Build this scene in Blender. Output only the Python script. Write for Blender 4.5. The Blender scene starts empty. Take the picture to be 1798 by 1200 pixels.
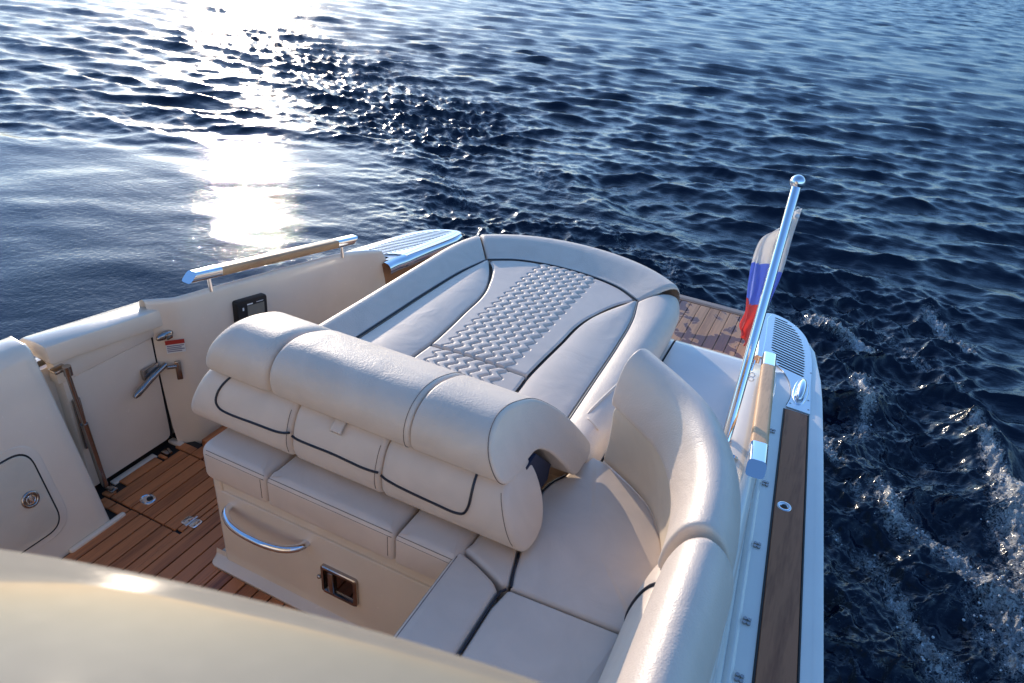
import bpy, bmesh, math, random
import numpy as np
from mathutils import Matrix, Vector
random.seed(7); rng = np.random.default_rng(11)
S = bpy.context.scene; COL = S.collection
R = math.radians
XC = -1.0525            # centreline of the boat; x grows to port, y aft, z up, cockpit floor at z = 0
WATER = -0.22

# ------------------------------------------------------------------ materials
def new_mat(name):
    m = bpy.data.materials.new(name); m.use_nodes = True
    nt = m.node_tree; b = nt.nodes['Principled BSDF']
    return m, nt, b
def node(nt, t, **kw):
    n = nt.nodes.new(t)
    for k, v in kw.items():
        if k in n.inputs: n.inputs[k].default_value = v
        else: setattr(n, k, v)
    return n
def ramp(nt, stops):
    r = nt.nodes.new('ShaderNodeValToRGB'); e = r.color_ramp.elements
    while len(e) < len(stops): e.new(0.5)
    for i, (p, c) in enumerate(stops):
        e[i].position = p; e[i].color = c if len(c) == 4 else (*c, 1)
    return r
def plain(name, col, rough=.5, metal=0, coat=0, spec=.5):
    m, nt, b = new_mat(name)
    b.inputs['Base Color'].default_value = (*col, 1); b.inputs['Roughness'].default_value = rough
    b.inputs['Metallic'].default_value = metal; b.inputs['Coat Weight'].default_value = coat
    b.inputs['Coat Roughness'].default_value = .05; b.inputs['Specular IOR Level'].default_value = spec
    return m
def leather(name, col, grain=230, strength=.35, dist=.0015, rough=.48):
    m, nt, b = new_mat(name); L = nt.links
    tc = node(nt, 'ShaderNodeTexCoord')
    w = node(nt, 'ShaderNodeTexNoise', Scale=26.0, Detail=2.0)
    L.new(tc.outputs['Object'], w.inputs['Vector'])
    mx = node(nt, 'ShaderNodeMixRGB', blend_type='ADD'); mx.inputs[0].default_value = .012
    L.new(tc.outputs['Object'], mx.inputs[1]); L.new(w.outputs['Color'], mx.inputs[2])
    v = node(nt, 'ShaderNodeTexVoronoi', feature='SMOOTH_F1', Scale=float(grain)); v.inputs['Smoothness'].default_value = .6
    L.new(mx.outputs[0], v.inputs['Vector'])
    n2 = node(nt, 'ShaderNodeTexNoise', Scale=6.0, Detail=4.0, Distortion=1.4); L.new(tc.outputs['Object'], n2.inputs['Vector'])
    b1 = node(nt, 'ShaderNodeBump', Strength=strength, Distance=dist, invert=True)
    L.new(v.outputs['Distance'], b1.inputs['Height'])
    b2 = node(nt, 'ShaderNodeBump', Strength=.25, Distance=.012)
    L.new(n2.outputs['Fac'], b2.inputs['Height']); L.new(b1.outputs['Normal'], b2.inputs['Normal'])
    L.new(b2.outputs['Normal'], b.inputs['Normal'])
    r = ramp(nt, [(.3, tuple(c * .94 for c in col)), (.7, tuple(min(1, c * 1.04) for c in col))])
    L.new(n2.outputs['Fac'], r.inputs[0]); L.new(r.outputs[0], b.inputs['Base Color'])
    b.inputs['Roughness'].default_value = rough
    b.inputs['Sheen Weight'].default_value = .08
    return m
def gelcoat(name, col, rough=.22, coat=.35, wav=.06):
    m, nt, b = new_mat(name); L = nt.links
    tc = node(nt, 'ShaderNodeTexCoord')
    n = node(nt, 'ShaderNodeTexNoise', Scale=5.0, Detail=4.0); L.new(tc.outputs['Object'], n.inputs['Vector'])
    r = ramp(nt, [(.35, tuple(c * .96 for c in col)), (.65, tuple(min(1, c * 1.02) for c in col))])
    L.new(n.outputs['Fac'], r.inputs[0]); L.new(r.outputs[0], b.inputs['Base Color'])
    n3 = node(nt, 'ShaderNodeTexNoise', Scale=60.0, Detail=3.0); L.new(tc.outputs['Object'], n3.inputs['Vector'])
    rr = node(nt, 'ShaderNodeMapRange'); rr.inputs[3].default_value = rough - .06; rr.inputs[4].default_value = rough + .1
    L.new(n3.outputs['Fac'], rr.inputs[0]); L.new(rr.outputs[0], b.inputs['Roughness'])
    bp = node(nt, 'ShaderNodeBump', Strength=wav, Distance=.02); L.new(n.outputs['Fac'], bp.inputs['Height'])
    L.new(bp.outputs['Normal'], b.inputs['Normal'])
    b.inputs['Coat Weight'].default_value = coat; b.inputs['Coat Roughness'].default_value = .04
    return m
def teak(name, c0, c1, axis='y', pitch=.056, off=0., rough=.45, wet=False):
    m, nt, b = new_mat(name); L = nt.links
    tc = node(nt, 'ShaderNodeTexCoord'); sp = node(nt, 'ShaderNodeSeparateXYZ'); L.new(tc.outputs['Object'], sp.inputs[0])
    mp = node(nt, 'ShaderNodeMapping'); L.new(tc.outputs['Object'], mp.inputs['Vector'])
    mp.inputs['Scale'].default_value = (1, .05, 1) if axis == 'y' else (.05, 1, 1)
    ad = node(nt, 'ShaderNodeMath', operation='ADD'); ad.inputs[1].default_value = 10 * pitch - off
    L.new(sp.outputs['X' if axis == 'y' else 'Y'], ad.inputs[0])
    dv = node(nt, 'ShaderNodeMath', operation='DIVIDE'); dv.inputs[1].default_value = pitch; L.new(ad.outputs[0], dv.inputs[0])
    fl = node(nt, 'ShaderNodeMath', operation='FLOOR'); L.new(dv.outputs[0], fl.inputs[0])
    wn = node(nt, 'ShaderNodeTexWhiteNoise', noise_dimensions='1D'); L.new(fl.outputs[0], wn.inputs['W'])
    sh = node(nt, 'ShaderNodeVectorMath', operation='ADD'); L.new(mp.outputs[0], sh.inputs[0]); L.new(wn.outputs['Color'], sh.inputs[1])
    g = node(nt, 'ShaderNodeTexNoise', Scale=150.0, Detail=5.0, Roughness=.6); L.new(sh.outputs[0], g.inputs['Vector'])
    g2 = node(nt, 'ShaderNodeTexNoise', Scale=18.0, Detail=3.0); L.new(sh.outputs[0], g2.inputs['Vector'])
    a1 = node(nt, 'ShaderNodeMath', operation='MULTIPLY_ADD'); a1.inputs[1].default_value = .55; L.new(g.outputs['Fac'], a1.inputs[0]); L.new(g2.outputs['Fac'], a1.inputs[2])
    a2 = node(nt, 'ShaderNodeMath', operation='MULTIPLY_ADD'); a2.inputs[1].default_value = .22; L.new(wn.outputs['Value'], a2.inputs[0]); L.new(a1.outputs[0], a2.inputs[2])
    r = ramp(nt, [(.58, c0), (.96, c1)]); L.new(a2.outputs[0], r.inputs[0])
    out = r.outputs[0]
    if wet:
        wnz = node(nt, 'ShaderNodeTexNoise', Scale=6.5, Detail=3.0, Distortion=1.2); mw = node(nt, 'ShaderNodeMapping')
        L.new(tc.outputs['Object'], mw.inputs['Vector']); mw.inputs['Location'].default_value = (.36, .1, 0); L.new(mw.outputs[0], wnz.inputs['Vector'])
        wr = ramp(nt, [(.5, (0, 0, 0)), (.535, (1, 1, 1))]); L.new(wnz.outputs['Fac'], wr.inputs[0])
        mxx = node(nt, 'ShaderNodeMixRGB', blend_type='MULTIPLY'); mxx.inputs[2].default_value = (.36, .27, .22, 1)
        L.new(wr.outputs[0], mxx.inputs[0]); L.new(out, mxx.inputs[1]); out = mxx.outputs[0]
        rr = node(nt, 'ShaderNodeMapRange'); rr.inputs[3].default_value = .55; rr.inputs[4].default_value = .12
        L.new(wr.outputs[0], rr.inputs[0]); L.new(rr.outputs[0], b.inputs['Roughness'])
    else:
        b.inputs['Roughness'].default_value = rough
    L.new(out, b.inputs['Base Color'])
    bp = node(nt, 'ShaderNodeBump', Strength=.25, Distance=.002); L.new(g.outputs['Fac'], bp.inputs['Height']); L.new(bp.outputs['Normal'], b.inputs['Normal'])
    return m
LEA = (.72, .58, .46)
M = dict(
    leather=leather('cream_leather', LEA, grain=210, strength=.5, dist=.0014),
    leather_coarse=leather('pebbled_leather', (.73, .60, .49), grain=230, strength=.34, dist=.0016, rough=.42),
    leather_smooth=leather('smooth_leather', LEA, grain=380, strength=.15, dist=.001),
    vinyl=leather('backing_vinyl', (.72, .60, .45), grain=500, strength=.05, dist=.001, rough=.4),
    stitch=plain('stitching_thread', (.16, .11, .09), .8),
    piping=plain('black_piping', (.012, .012, .02), .35),
    cream=gelcoat('cream_gelcoat', (.82, .69, .54)),
    deckwhite=gelcoat('deck_gelcoat', (.78, .74, .67), rough=.2),
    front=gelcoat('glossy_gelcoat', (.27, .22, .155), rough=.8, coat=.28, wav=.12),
    sole=teak('floor_teak', (.20, .058, .020), (.54, .19, .066), off=-2.077, rough=.42),
    solef=teak('sole_teak', (.20, .058, .020), (.54, .19, .066), off=-1.968, rough=.42),
    deckteak=teak('deck_teak', (.15, .048, .022), (.40, .155, .072), pitch=.4, rough=.75),
    railteak=teak('rail_teak', (.36, .18, .08), (.62, .36, .17), pitch=.4, rough=.4),
    platteak=teak('platform_teak', (.30, .13, .058), (.56, .29, .145), pitch=.0575, off=-.53, wet=True),
    margin=teak('margin_teak', (.16, .075, .035), (.34, .17, .08), axis='x', pitch=.4, rough=.3),
    caulk=plain('black_caulking', (.012, .011, .011), .6),
    chrome=plain('polished_chrome', (.82, .83, .85), .06, 1),
    brushed=plain('brushed_stainless', (.62, .63, .65), .28, 1),
    dchrome=plain('dark_steel', (.42, .38, .35), .16, 1),  # darker steel tone for latches, screws and small fittings
    black=plain('black_plastic', (.012, .012, .014), .35),
    navy=plain('navy_fabric', (.015, .02, .05), .8),
    pit=plain('slot_shade_black', (.002, .002, .002), 1, 0, 0, 0),  # black that paints in the shade beneath the vent slots
    dark=plain('dark_recess', (.02, .018, .016), .7),
    display=plain('grey_display', (.20, .19, .15), .25, 0, .5),
    white=plain('white_plastic', (.75, .75, .73), .4),
    red=plain('red_print', (.42, .03, .02), .5),
    print=plain('grey_print', (.22, .22, .30), .6),
    hull=gelcoat('hull_gelcoat', (.62, .60, .54), rough=.15),
)
# ------------------------------------------------------------------ geometry helpers
def spl(pts, n):
    p = np.array(pts, float)
    if len(p) == 2: return np.linspace(p[0], p[1], n)
    e = np.vstack([2 * p[0] - p[1], p, 2 * p[-1] - p[-2]])
    out = []
    for i in range(len(p) - 1):
        p0, p1, p2, p3 = e[i:i + 4]
        t0 = 0; d = lambda a, b: max(np.linalg.norm(b - a), 1e-6) ** .5
        t1 = t0 + d(p0, p1); t2 = t1 + d(p1, p2); t3 = t2 + d(p2, p3)
        for t in np.linspace(t1, t2, 17)[:-1]:
            a1 = (t1 - t) / (t1 - t0) * p0 + (t - t0) / (t1 - t0) * p1
            a2 = (t2 - t) / (t2 - t1) * p1 + (t - t1) / (t2 - t1) * p2
            a3 = (t3 - t) / (t3 - t2) * p2 + (t - t2) / (t3 - t2) * p3
            b1 = (t2 - t) / (t2 - t0) * a1 + (t - t0) / (t2 - t0) * a2
            b2 = (t3 - t) / (t3 - t1) * a2 + (t - t1) / (t3 - t1) * a3
            out.append((t2 - t) / (t2 - t1) * b1 + (t - t1) / (t2 - t1) * b2)
    out.append(p[-1]); out = np.array(out)
    s = np.concatenate([[0], np.cumsum(np.linalg.norm(np.diff(out, axis=0), axis=1))])
    q = np.linspace(0, s[-1], n)
    return np.array([np.interp(q, s, out[:, k]) for k in range(out.shape[1])]).T
def closed_spl(pts, n):
    p = list(map(tuple, pts)); m = len(p)
    big = p[-3:] + p + p[:4]
    q = np.array(big, float)
    f = spl(q, len(big) * 24)
    # cut the stretch between the original first point and its repeat
    a = np.argmin(np.linalg.norm(f[:len(f) // 2] - q[3], axis=1))
    b = len(f) // 2 + np.argmin(np.linalg.norm(f[len(f) // 2:] - q[3 + m], axis=1))
    f = f[a:b + 1]; s = np.concatenate([[0], np.cumsum(np.linalg.norm(np.diff(f, axis=0), axis=1))])
    t = np.linspace(0, s[-1], n + 1)[:-1]
    return np.array([np.interp(t, s, f[:, k]) for k in range(f.shape[1])]).T
def fn(pts):
    p = np.array(sorted(pts)); return lambda y: np.interp(y, p[:, 0], p[:, 1])
class MB:
    def __init__(s): s.v = []; s.f = []; s.fl = []
    def add(s, v, f, flat=False):
        o = len(s.v); s.v += [tuple(map(float, q)) for q in v]
        s.f += [tuple(int(i) + o for i in q) for q in f]; s.fl += [flat] * len(f); return s
    def loft(s, rings, closed=True, cap0=False, cap1=False):
        rings = [np.array(r, float) for r in rings]; n = len(rings[0]); v = np.vstack(rings); f = []
        k = n if closed else n - 1
        for i in range(len(rings) - 1):
            for j in range(k):
                a = i * n + j; b = i * n + (j + 1) % n
                f.append((a, b, b + n, a + n))
        s.add(v, f)
        if cap0: s.add(rings[0], [tuple(range(n))[::-1]], True)
        if cap1: s.add(rings[-1], [tuple(range(n))], True)
        return s
    def tube(s, path, r, n=12, caps=True):
        p = np.array(path, float); rs = np.full(len(p), r) if np.isscalar(r) else np.array(r)
        t = np.gradient(p, axis=0); t /= np.linalg.norm(t, axis=1)[:, None] + 1e-12
        up = np.array([0, 0, 1.]) if abs(t[0][2]) < .9 else np.array([0, 1., 0])
        rings = []
        for i in range(len(p)):
            a = np.cross(t[i], up); a /= np.linalg.norm(a) + 1e-12; b = np.cross(a, t[i]); up = b
            th = np.linspace(0, 2 * np.pi, n, endpoint=False)
            rings.append(p[i] + rs[i] * (np.cos(th)[:, None] * a + np.sin(th)[:, None] * b))
        return s.loft(rings, True, caps, caps)
    def box(s, c, size, bev=0, seg=2, rot=None):
        bm = bmesh.new(); bmesh.ops.create_cube(bm, size=1)
        for v in bm.verts: v.co = Vector((v.co.x * size[0], v.co.y * size[1], v.co.z * size[2]))
        if bev: bmesh.ops.bevel(bm, geom=bm.edges[:], offset=bev, segments=seg, profile=.5, affect='EDGES')
        mt = Matrix.Translation(c) @ (rot.to_4x4() if rot else Matrix.Identity(4))
        bm.verts.index_update()
        s.add([mt @ v.co for v in bm.verts], [[v.index for v in f.verts] for f in bm.faces]); bm.free(); return s
    def prism(s, poly, z0, z1, bev=0):
        """solid over a plan outline; top edge softened by `bev`"""
        p = np.array(poly, float); n = len(p)
        if bev:
            e = np.roll(p, -1, 0) - np.roll(p, 1, 0); nr = np.stack([e[:, 1], -e[:, 0]], 1); nr /= np.linalg.norm(nr, axis=1)[:, None] + 1e-9
            A = np.sum(p[:, 0] * np.roll(p[:, 1], -1) - p[:, 1] * np.roll(p[:, 0], -1))
            if A < 0: nr = -nr
            rings = [np.c_[p, np.full(n, z0)]]
            for a in np.linspace(0, np.pi / 2, 6):
                rings.append(np.c_[p - nr * bev * (1 - math.cos(a)), np.full(n, z1 - bev + bev * math.sin(a))])
        else: rings = [np.c_[p, np.full(n, z0)], np.c_[p, np.full(n, z1)]]
        return s.loft(rings, True, True, True)
    def ball(s, c, r, seg=16, sq=(1, 1, 1)):
        bm = bmesh.new(); bmesh.ops.create_uvsphere(bm, u_segments=seg, v_segments=seg // 2 + 2, radius=r); bm.verts.index_update()
        s.add([(v.co.x * sq[0] + c[0], v.co.y * sq[1] + c[1], v.co.z * sq[2] + c[2]) for v in bm.verts], [[v.index for v in f.verts] for f in bm.faces]); bm.free(); return s
    def torus(s, c, R_, r, ax='z', n=28, m=10, sq=(1, 1)):
        rings = []
        for a in np.linspace(0, 2 * np.pi, n, endpoint=False):
            d = np.array([math.cos(a) * sq[0], math.sin(a) * sq[1], 0]); ring = []
            for b in np.linspace(0, 2 * np.pi, m, endpoint=False):
                q = d * R_ + np.array([math.cos(a), math.sin(a), 0]) * r * math.cos(b) + np.array([0, 0, r * math.sin(b)])
                if ax == 'x': q = np.array([q[2], q[0], q[1]])
                if ax == 'y': q = np.array([q[0], q[2], q[1]])
                ring.append(q + np.array(c))
            rings.append(ring)
        return s.loft(rings + [rings[0]])
    def mapz(s, f): s.v = [(x, y, z + f(x, y)) for x, y, z in s.v]; return s
    def build(s, name, mat, parent=None, sharp=38, smooth=True):
        me = bpy.data.meshes.new(name)
        off = Vector((0, 0, 0))
        if parent is None:
            a = np.array(s.v); off = Vector(((a[:, 0].min() + a[:, 0].max()) / 2, (a[:, 1].min() + a[:, 1].max()) / 2, a[:, 2].min()))
        me.from_pydata([(x - off.x, y - off.y, z - off.z) for x, y, z in s.v], [], s.f)
        bm = bmesh.new(); bm.from_mesh(me); bmesh.ops.remove_doubles(bm, verts=bm.verts[:], dist=1e-6)
        bmesh.ops.recalc_face_normals(bm, faces=bm.faces[:])
        for e in bm.edges:
            if len(e.link_faces) == 2 and e.calc_face_angle(0) > R(sharp): e.smooth = False
        for f in bm.faces: f.smooth = smooth
        bm.to_mesh(me); bm.free()
        for m_ in (mat if isinstance(mat, list) else [mat]): me.materials.append(m_)
        o = bpy.data.objects.new(name, me); COL.objects.link(o); o.location = off
        if parent is not None: attach(o, parent)
        return o
def attach(o, parent):
    o.parent = parent
    o.matrix_parent_inverse = Matrix.Translation(-(parent.location if parent.parent is None else Vector((0, 0, 0))))
def tag(o, label, cat, group=None, kind=None):
    if label: o['label'] = label
    if cat: o['category'] = cat
    if group: o['group'] = group
    if kind: o['kind'] = kind
    return o
def empty(name, loc, label, cat, group=None):
    o = bpy.data.objects.new(name, None); COL.objects.link(o); o.location = loc; o.empty_display_size = .2
    return tag(o, label, cat, group)
def X(dx): return XC + dx
def mirror(mb):
    m = MB(); m.v = [(2 * XC - x, y, z) for x, y, z in mb.v]; m.f = [q[::-1] for q in mb.f]; m.fl = mb.fl[:]; return m
def rpoly(pts, r, n=6):
    """round the corners of a plan polygon"""
    p = [np.array(q, float) for q in pts]; out = []; m = len(p)
    rr = r if hasattr(r, '__len__') else [r] * m
    for i in range(m):
        a, b, c = p[i - 1], p[i], p[(i + 1) % m]; u = (a - b) / np.linalg.norm(a - b); w = (c - b) / np.linalg.norm(c - b)
        if rr[i] <= 0: out.append(b); continue
        s0, s1 = b + u * rr[i], b + w * rr[i]
        for t in np.linspace(0, 1, n): out.append((1 - t) ** 2 * s0 + 2 * t * (1 - t) * b + t * t * s1)
    return np.array(out)

# ------------------------------------------------------------------ profiles shared by the boat
zd = lambda y: .36 - .063 * (np.asarray(y, float) - 3.2)                      # side deck height
hb = fn([(-4, 1.30), (-2.5, 1.42), (-1, 1.45), (0, 1.43), (1.35, 1.358), (2.4, 1.284), (2.955, 1.239), (3.31, 1.180), (3.45, 1.125), (3.57, 1.06), (3.62, 1.005), (3.645, .945)])
tl = lambda y: 1.2135 - .0645 * (np.asarray(y) - 1.264)
tr = lambda y: 1.306 - .07 * (np.asarray(y) - 1.318)
zc = fn([(-3, .86), (0, .74), (1.0, .685), (1.815, .655), (2.2, .605), (2.6, .55), (2.8, .50), (2.93, .44), (3.05, .375)])

boat = empty('motorboat', (XC, 1.0, WATER), 'cream motorboat with teak decks seen from its cockpit towards the stern', 'boat')

# hull sides and the two stern wings
hp = [(hb(y), y) for y in np.concatenate([np.linspace(-4, 3.2, 40), [3.31, 3.38, 3.45, 3.51, 3.57, 3.60, 3.62, 3.637, 3.645]])]
def hull_side():
    m = MB(); rings = []
    for dx, y in hp + [(.94, 3.61)]:
        z = float(zd(y)); rings.append([(X(dx - .05), y, -.75), (X(dx - .012), y, -.15), (X(dx), y, z - .10), (X(dx), y, z - .055), (X(dx - .004), y, z - .05)])
    return m.loft(rings, False)
h = hull_side(); hm = mirror(h); h.add(hm.v, hm.f)
h.box((XC, 3.05, -.3), (1.9, .06, .8)); h.box((XC, -3.9, 0), (2.4, .1, 1.2))
h.build('hull', M['hull'], boat)
def rub_rail():
    m = MB(); sec = [(0, -.05), (.012, -.047), (.018, -.035), (.012, -.022), (.002, -.019), (.010, -.014), (.008, -.002), (-.004, .0015), (-.02, .0015)]
    rings = []
    P = np.array(hp + [(.92, 3.635)]); T = np.gradient(P, axis=0); N = np.stack([T[:, 1], -T[:, 0]], 1); N /= np.linalg.norm(N, axis=1)[:, None]
    for (dx, y), n in zip(P, N):
        z = float(zd(y)); rings.append([(X(dx + n[0] * a), y + n[1] * a, z + b) for a, b in sec])
    return m.loft(rings, False)
for q in (rub_rail(), mirror(rub_rail())): q.build('rub_rail', M['deckwhite'], boat)

# side decks: white margin, cap for the teak, ledge with the snaps, flank up to the coaming top
def side_deck(stbd=False):
    m = MB(); rings = []
    ys = np.concatenate([np.linspace(-3.9, 2.9, 60), np.linspace(2.95, 3.64, 14)])
    for y in ys:
        z = float(zd(y)); o = float(hb(y)) - .004; c = float(zc(y)); t = float(tl(y))
        inner = fn([(1.0, 1.085), (1.815, 1.055), (2.6, 1.03), (2.95, 1.005), (3.0, .97), (3.7, .945)])(y)
        if stbd and y < 2.98:
            inner = float(fn([(-4, 1.26), (1.64, 1.25), (1.72, 1.15), (1.8, 1.125), (2.0, 1.10), (2.6, 1.065), (2.98, 1.03)])(y)); c = min(c - .035, .57)
        if y < 2.98:
            k = min(1, max(0, (2.98 - y) / .25)); k = k * k * (3 - 2 * k); hgt = (c - z) * k
            sec = [(o, 0), (o - .02, .0015), (t + .03, .0015), (t - .05, .0015), (t - .058, .010), (t - .066, .010), (t - .074, .004),
                   (t - .084, .02 * k), (max(inner + .036, (t - .084) * .5 + (inner + .03) * .5), hgt * .5), (inner + .035, hgt * .82), (inner + .024, hgt * .94), (inner + .008, hgt * .995), (inner - .012, hgt)]
        else:
            i = inner if y > 3.0 else inner
            sec = [(o, 0), (o - .02, .0015)] + [(o - .02 + (i - o + .02) * q, .0015) for q in (.15, .3, .4, .5, .6, .7, .8, .88, .94, .98, 1)]
        rings.append([(X(max(a, inner - .012) if stbd else a), y, z + b) for a, b in sec])
    return m.loft(rings, False)
for q in (side_deck(), mirror(side_deck(True))): q.build('side_deck', M['deckwhite'], boat)
def wing_side():
    m = MB(); return m.loft([[(X(d), y, .10), (X(d), y, float(zd(y)) - .002)] for d, y in [(1.0, 2.90), (.985, 2.97), (.965, 3.1), (.95, 3.3), (.942, 3.58), (.942, 3.62)]], False)
wing_side().build('wing_side', M['cream'], boat)
mirror(wing_side()).build('wing_side', M['margin'], boat)
# teak covering boards
def covering(m=None):
    m = MB(); rings = []
    for y in np.linspace(-3.5, 2.66, 50):
        z = float(zd(y)) + .0035; a, b = float(tl(y)), float(tr(y))
        if y > 2.6: pass
        rings.append([(X(a), y, z - .002), (X(a + .002), y, z + .0015), (X(b - .002), y + (.0 if y < 2.6 else -.0), z + .0015), (X(b), y, z - .002)])
    return m.loft(rings, False)
cb = covering().build('covering_board', M['deckteak'], boat); cbs = mirror(covering()).build('covering_board', M['deckteak'], boat)
def caulk_line():
    m = MB()
    for f_, o in ((tl, -.003), (tr, .003)):
        m.tube([(X(float(f_(y)) + o), y, float(zd(y)) + .0025) for y in np.linspace(-3.5, 2.66, 40)], .0034, 6)
    return m
for q, pa in ((caulk_line(), cb), (mirror(caulk_line()), cbs)): q.build('caulking', M['caulk'], pa)
# snaps along the port ledge
for y in (.45, .85, 1.256, 1.445 + .0, 1.761, 2.092, 2.452):
    dx = float(tl(y)) - .036; m = MB(); z = float(zd(y))
    for ax, ay in ((-.0055, -.007), (.0055, -.007), (-.0055, .007), (.0055, .007)): m.tube([(X(dx + ax), y + ay, z), (X(dx + ax), y + ay, z + .008)], .0052, 8)
    m.build('deck_snap', M['dchrome'], boat)
# recessed deck light in the port covering board
m = MB().torus((.144, 2.0, .4385), .0185, .0055, n=32); m.tube([(.144, 2.0, .436), (.144, 2.0, .4405)], .017, 24)
dl = m.build('deck_light', M['chrome'], boat)
MB().tube([(.144, 2.0, .438), (.144, 2.0, .4425)], .009, 18).build('lens', M['dark'], dl)

# slotted stainless deck plates at the stern corners
def plate_outline():
    o = spl([(-.100, 3.08), (-.145, 3.56), (-.135, 3.625), (-.103, 3.640), (-.045, 3.616), (.014, 3.563), (.075, 3.454), (.112, 3.311), (.135, 3.13), (.147, 2.929), (.155, 2.825), (.167, 2.668)], 60)
    i = spl([(.072, 2.676), (.080, 2.76), (.074, 2.84), (.052, 2.93), (.012, 3.01), (-.04, 3.06), (-.100, 3.08)], 24)
    return np.vstack([o, i[:-1]])
def plate_mesh(mx=False):
    cu = bpy.data.curves.new('deck_plate_curve', 'CURVE'); cu.dimensions = '2D'; cu.fill_mode = 'BOTH'; cu.extrude = .002
    def poly(p):
        s = cu.splines.new('POLY'); s.points.add(len(p) - 1); s.use_cyclic_u = True
        for k, (x, y) in enumerate(p): s.points[k].co = ((2 * XC - x) if mx else x, y, 0, 1)
    out = plate_outline(); poly(out)
    ob = out[:60]; ob = ob[ob[:, 0] > -.10]
    for k in range(20):
        y = 3.59 - k * .0292; xi = np.interp(y, [3.03, 3.2, 3.59], [.005, -.050, -.082]); sl_ = .40
        xs = np.linspace(xi + .03, .16, 60); bx = np.interp(y - (xs - xi) * sl_, ob[::-1, 1], ob[::-1, 0]) - .036; ok = xs[xs < bx]
        if len(ok) < 2: continue
        xo = ok[-1]; ang = -math.atan(sl_); rr = .0066
        c = [(xi + rr * math.cos(a + ang), y + rr * math.sin(a + ang)) for a in np.linspace(np.pi / 2, 3 * np.pi / 2, 6)] + [(xo + rr * math.cos(a + ang), y - (xo - xi) * sl_ + rr * math.sin(a + ang)) for a in np.linspace(-np.pi / 2, np.pi / 2, 6)]
        poly(c)
    o = bpy.data.objects.new('tmp', cu); COL.objects.link(o)
    dg = bpy.context.evaluated_depsgraph_get(); me = bpy.data.meshes.new_from_object(o.evaluated_get(dg)); bpy.data.objects.remove(o); bpy.data.curves.remove(cu)
    for v in me.vertices: v.co.z += float(zd(v.co.y)) + .0065
    me.name = 'vent_plate'; me.materials.clear(); me.materials.append(M['brushed'])
    return me
for mx in (False, True):
    o = bpy.data.objects.new('vent_plate', plate_mesh(mx)); COL.objects.link(o); attach(o, boat)
    c = MB(); pl = plate_outline(); cen = pl.mean(0); c.add([((2 * XC - x) if mx else x, y, float(zd(y)) + .0028) for x, y in (pl - cen) * .965 + cen], [tuple(range(len(pl)))]); c.build('slot_shade_sheet', M['pit'], o)  # black sheet close under the plate stands in for shade in the slots
    # rolled inner edge
    e = MB(); rings = []
    for y in np.linspace(2.91 if mx else 3.09, 3.62, 18):
        d = np.interp(y, [3.0, 3.08, 3.3, 3.56, 3.62], [.965, .953, .94, .915, .925]); z = float(zd(y)) + .0085
        rings.append([(X(d + a), y, z + b) for a, b in ((.020, .0005), (.008, -.001), (-.006, -.005), (-.016, -.014), (-.022, -.026), (-.024, -.042), (-.022, -.058))])
    e.loft(rings, False); (mirror(e) if mx else e).build('rolled_edge', M['chrome'], o)
    for (x, y) in ((.137, 3.05), (.105, 3.36), (.15, 2.78), (.157, 2.70), (.085, 2.71), (.02, 3.555)):
        s_ = MB().tube([(x, y, float(zd(y)) + .008), (x, y, float(zd(y)) + .0096)], .0045, 10); (mirror(s_) if mx else s_).build('screw', M['dchrome'], o)
# pop-up cleat on the port plate
z = float(zd(2.83)) + .0085
m = MB().torus((.113, 2.83, z), 1.0, .009, sq=(.024, .112)); cl = m.build('cleat', M['chrome'], boat)
MB().ball((.113, 2.84, z + .012), 1, 28, (.0205, .088, .024)).build('cleat_bar', M['chrome'], cl)
MB().ball((.113, 2.83, z), 1, 24, (.026, .115, .006)).build('cleat_well', M['dchrome'], cl)

# ------------------------------------------------------------------ starboard inner side
din = fn([(1.60, 1.152), (1.655, 1.105), (1.668, 1.092), (1.685, 1.080), (1.71, 1.073), (1.815, 1.052), (2.0, 1.038), (2.3, 1.018), (2.6, 1.003), (2.8, .997), (2.93, .995)])
m = MB(); rings = []; zcs = fn([(1.0, .685), (1.6, .664), (1.815, .652), (2.2, .602), (2.6, .543), (2.8, .487), (2.95, .440)])
for y in np.concatenate([[1.602], np.linspace(1.61, 1.76, 14), np.linspace(1.8, 2.78, 20), np.linspace(2.8, 2.90, 6), 2.90 + .055 * np.sin(np.linspace(.15, 1, 10) * np.pi / 2)]):
    d = float(din(y)); c = float(zcs(y)); t = max(0, (y - 2.90) / .055); c -= .075 * (1 - math.sqrt(max(0, 1 - t * t)))
    zz = [-.02, .08, .2, .3, c - .05, c - .02, c - .007, c - .001, c + .001, c - .006, c - .03, .2]
    xx = [-.03, -.012, -.004, .0, .004, .005, .008, .014, .022, .034, .042, .05]
    rings.append([(X(-(d + a)), y, b) for a, b in zip(xx, zz)])
m.loft(rings, False, False, False); m.add(rings[-1], [tuple(range(12))], True); m.build('side_coaming', M['cream'], boat)
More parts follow.
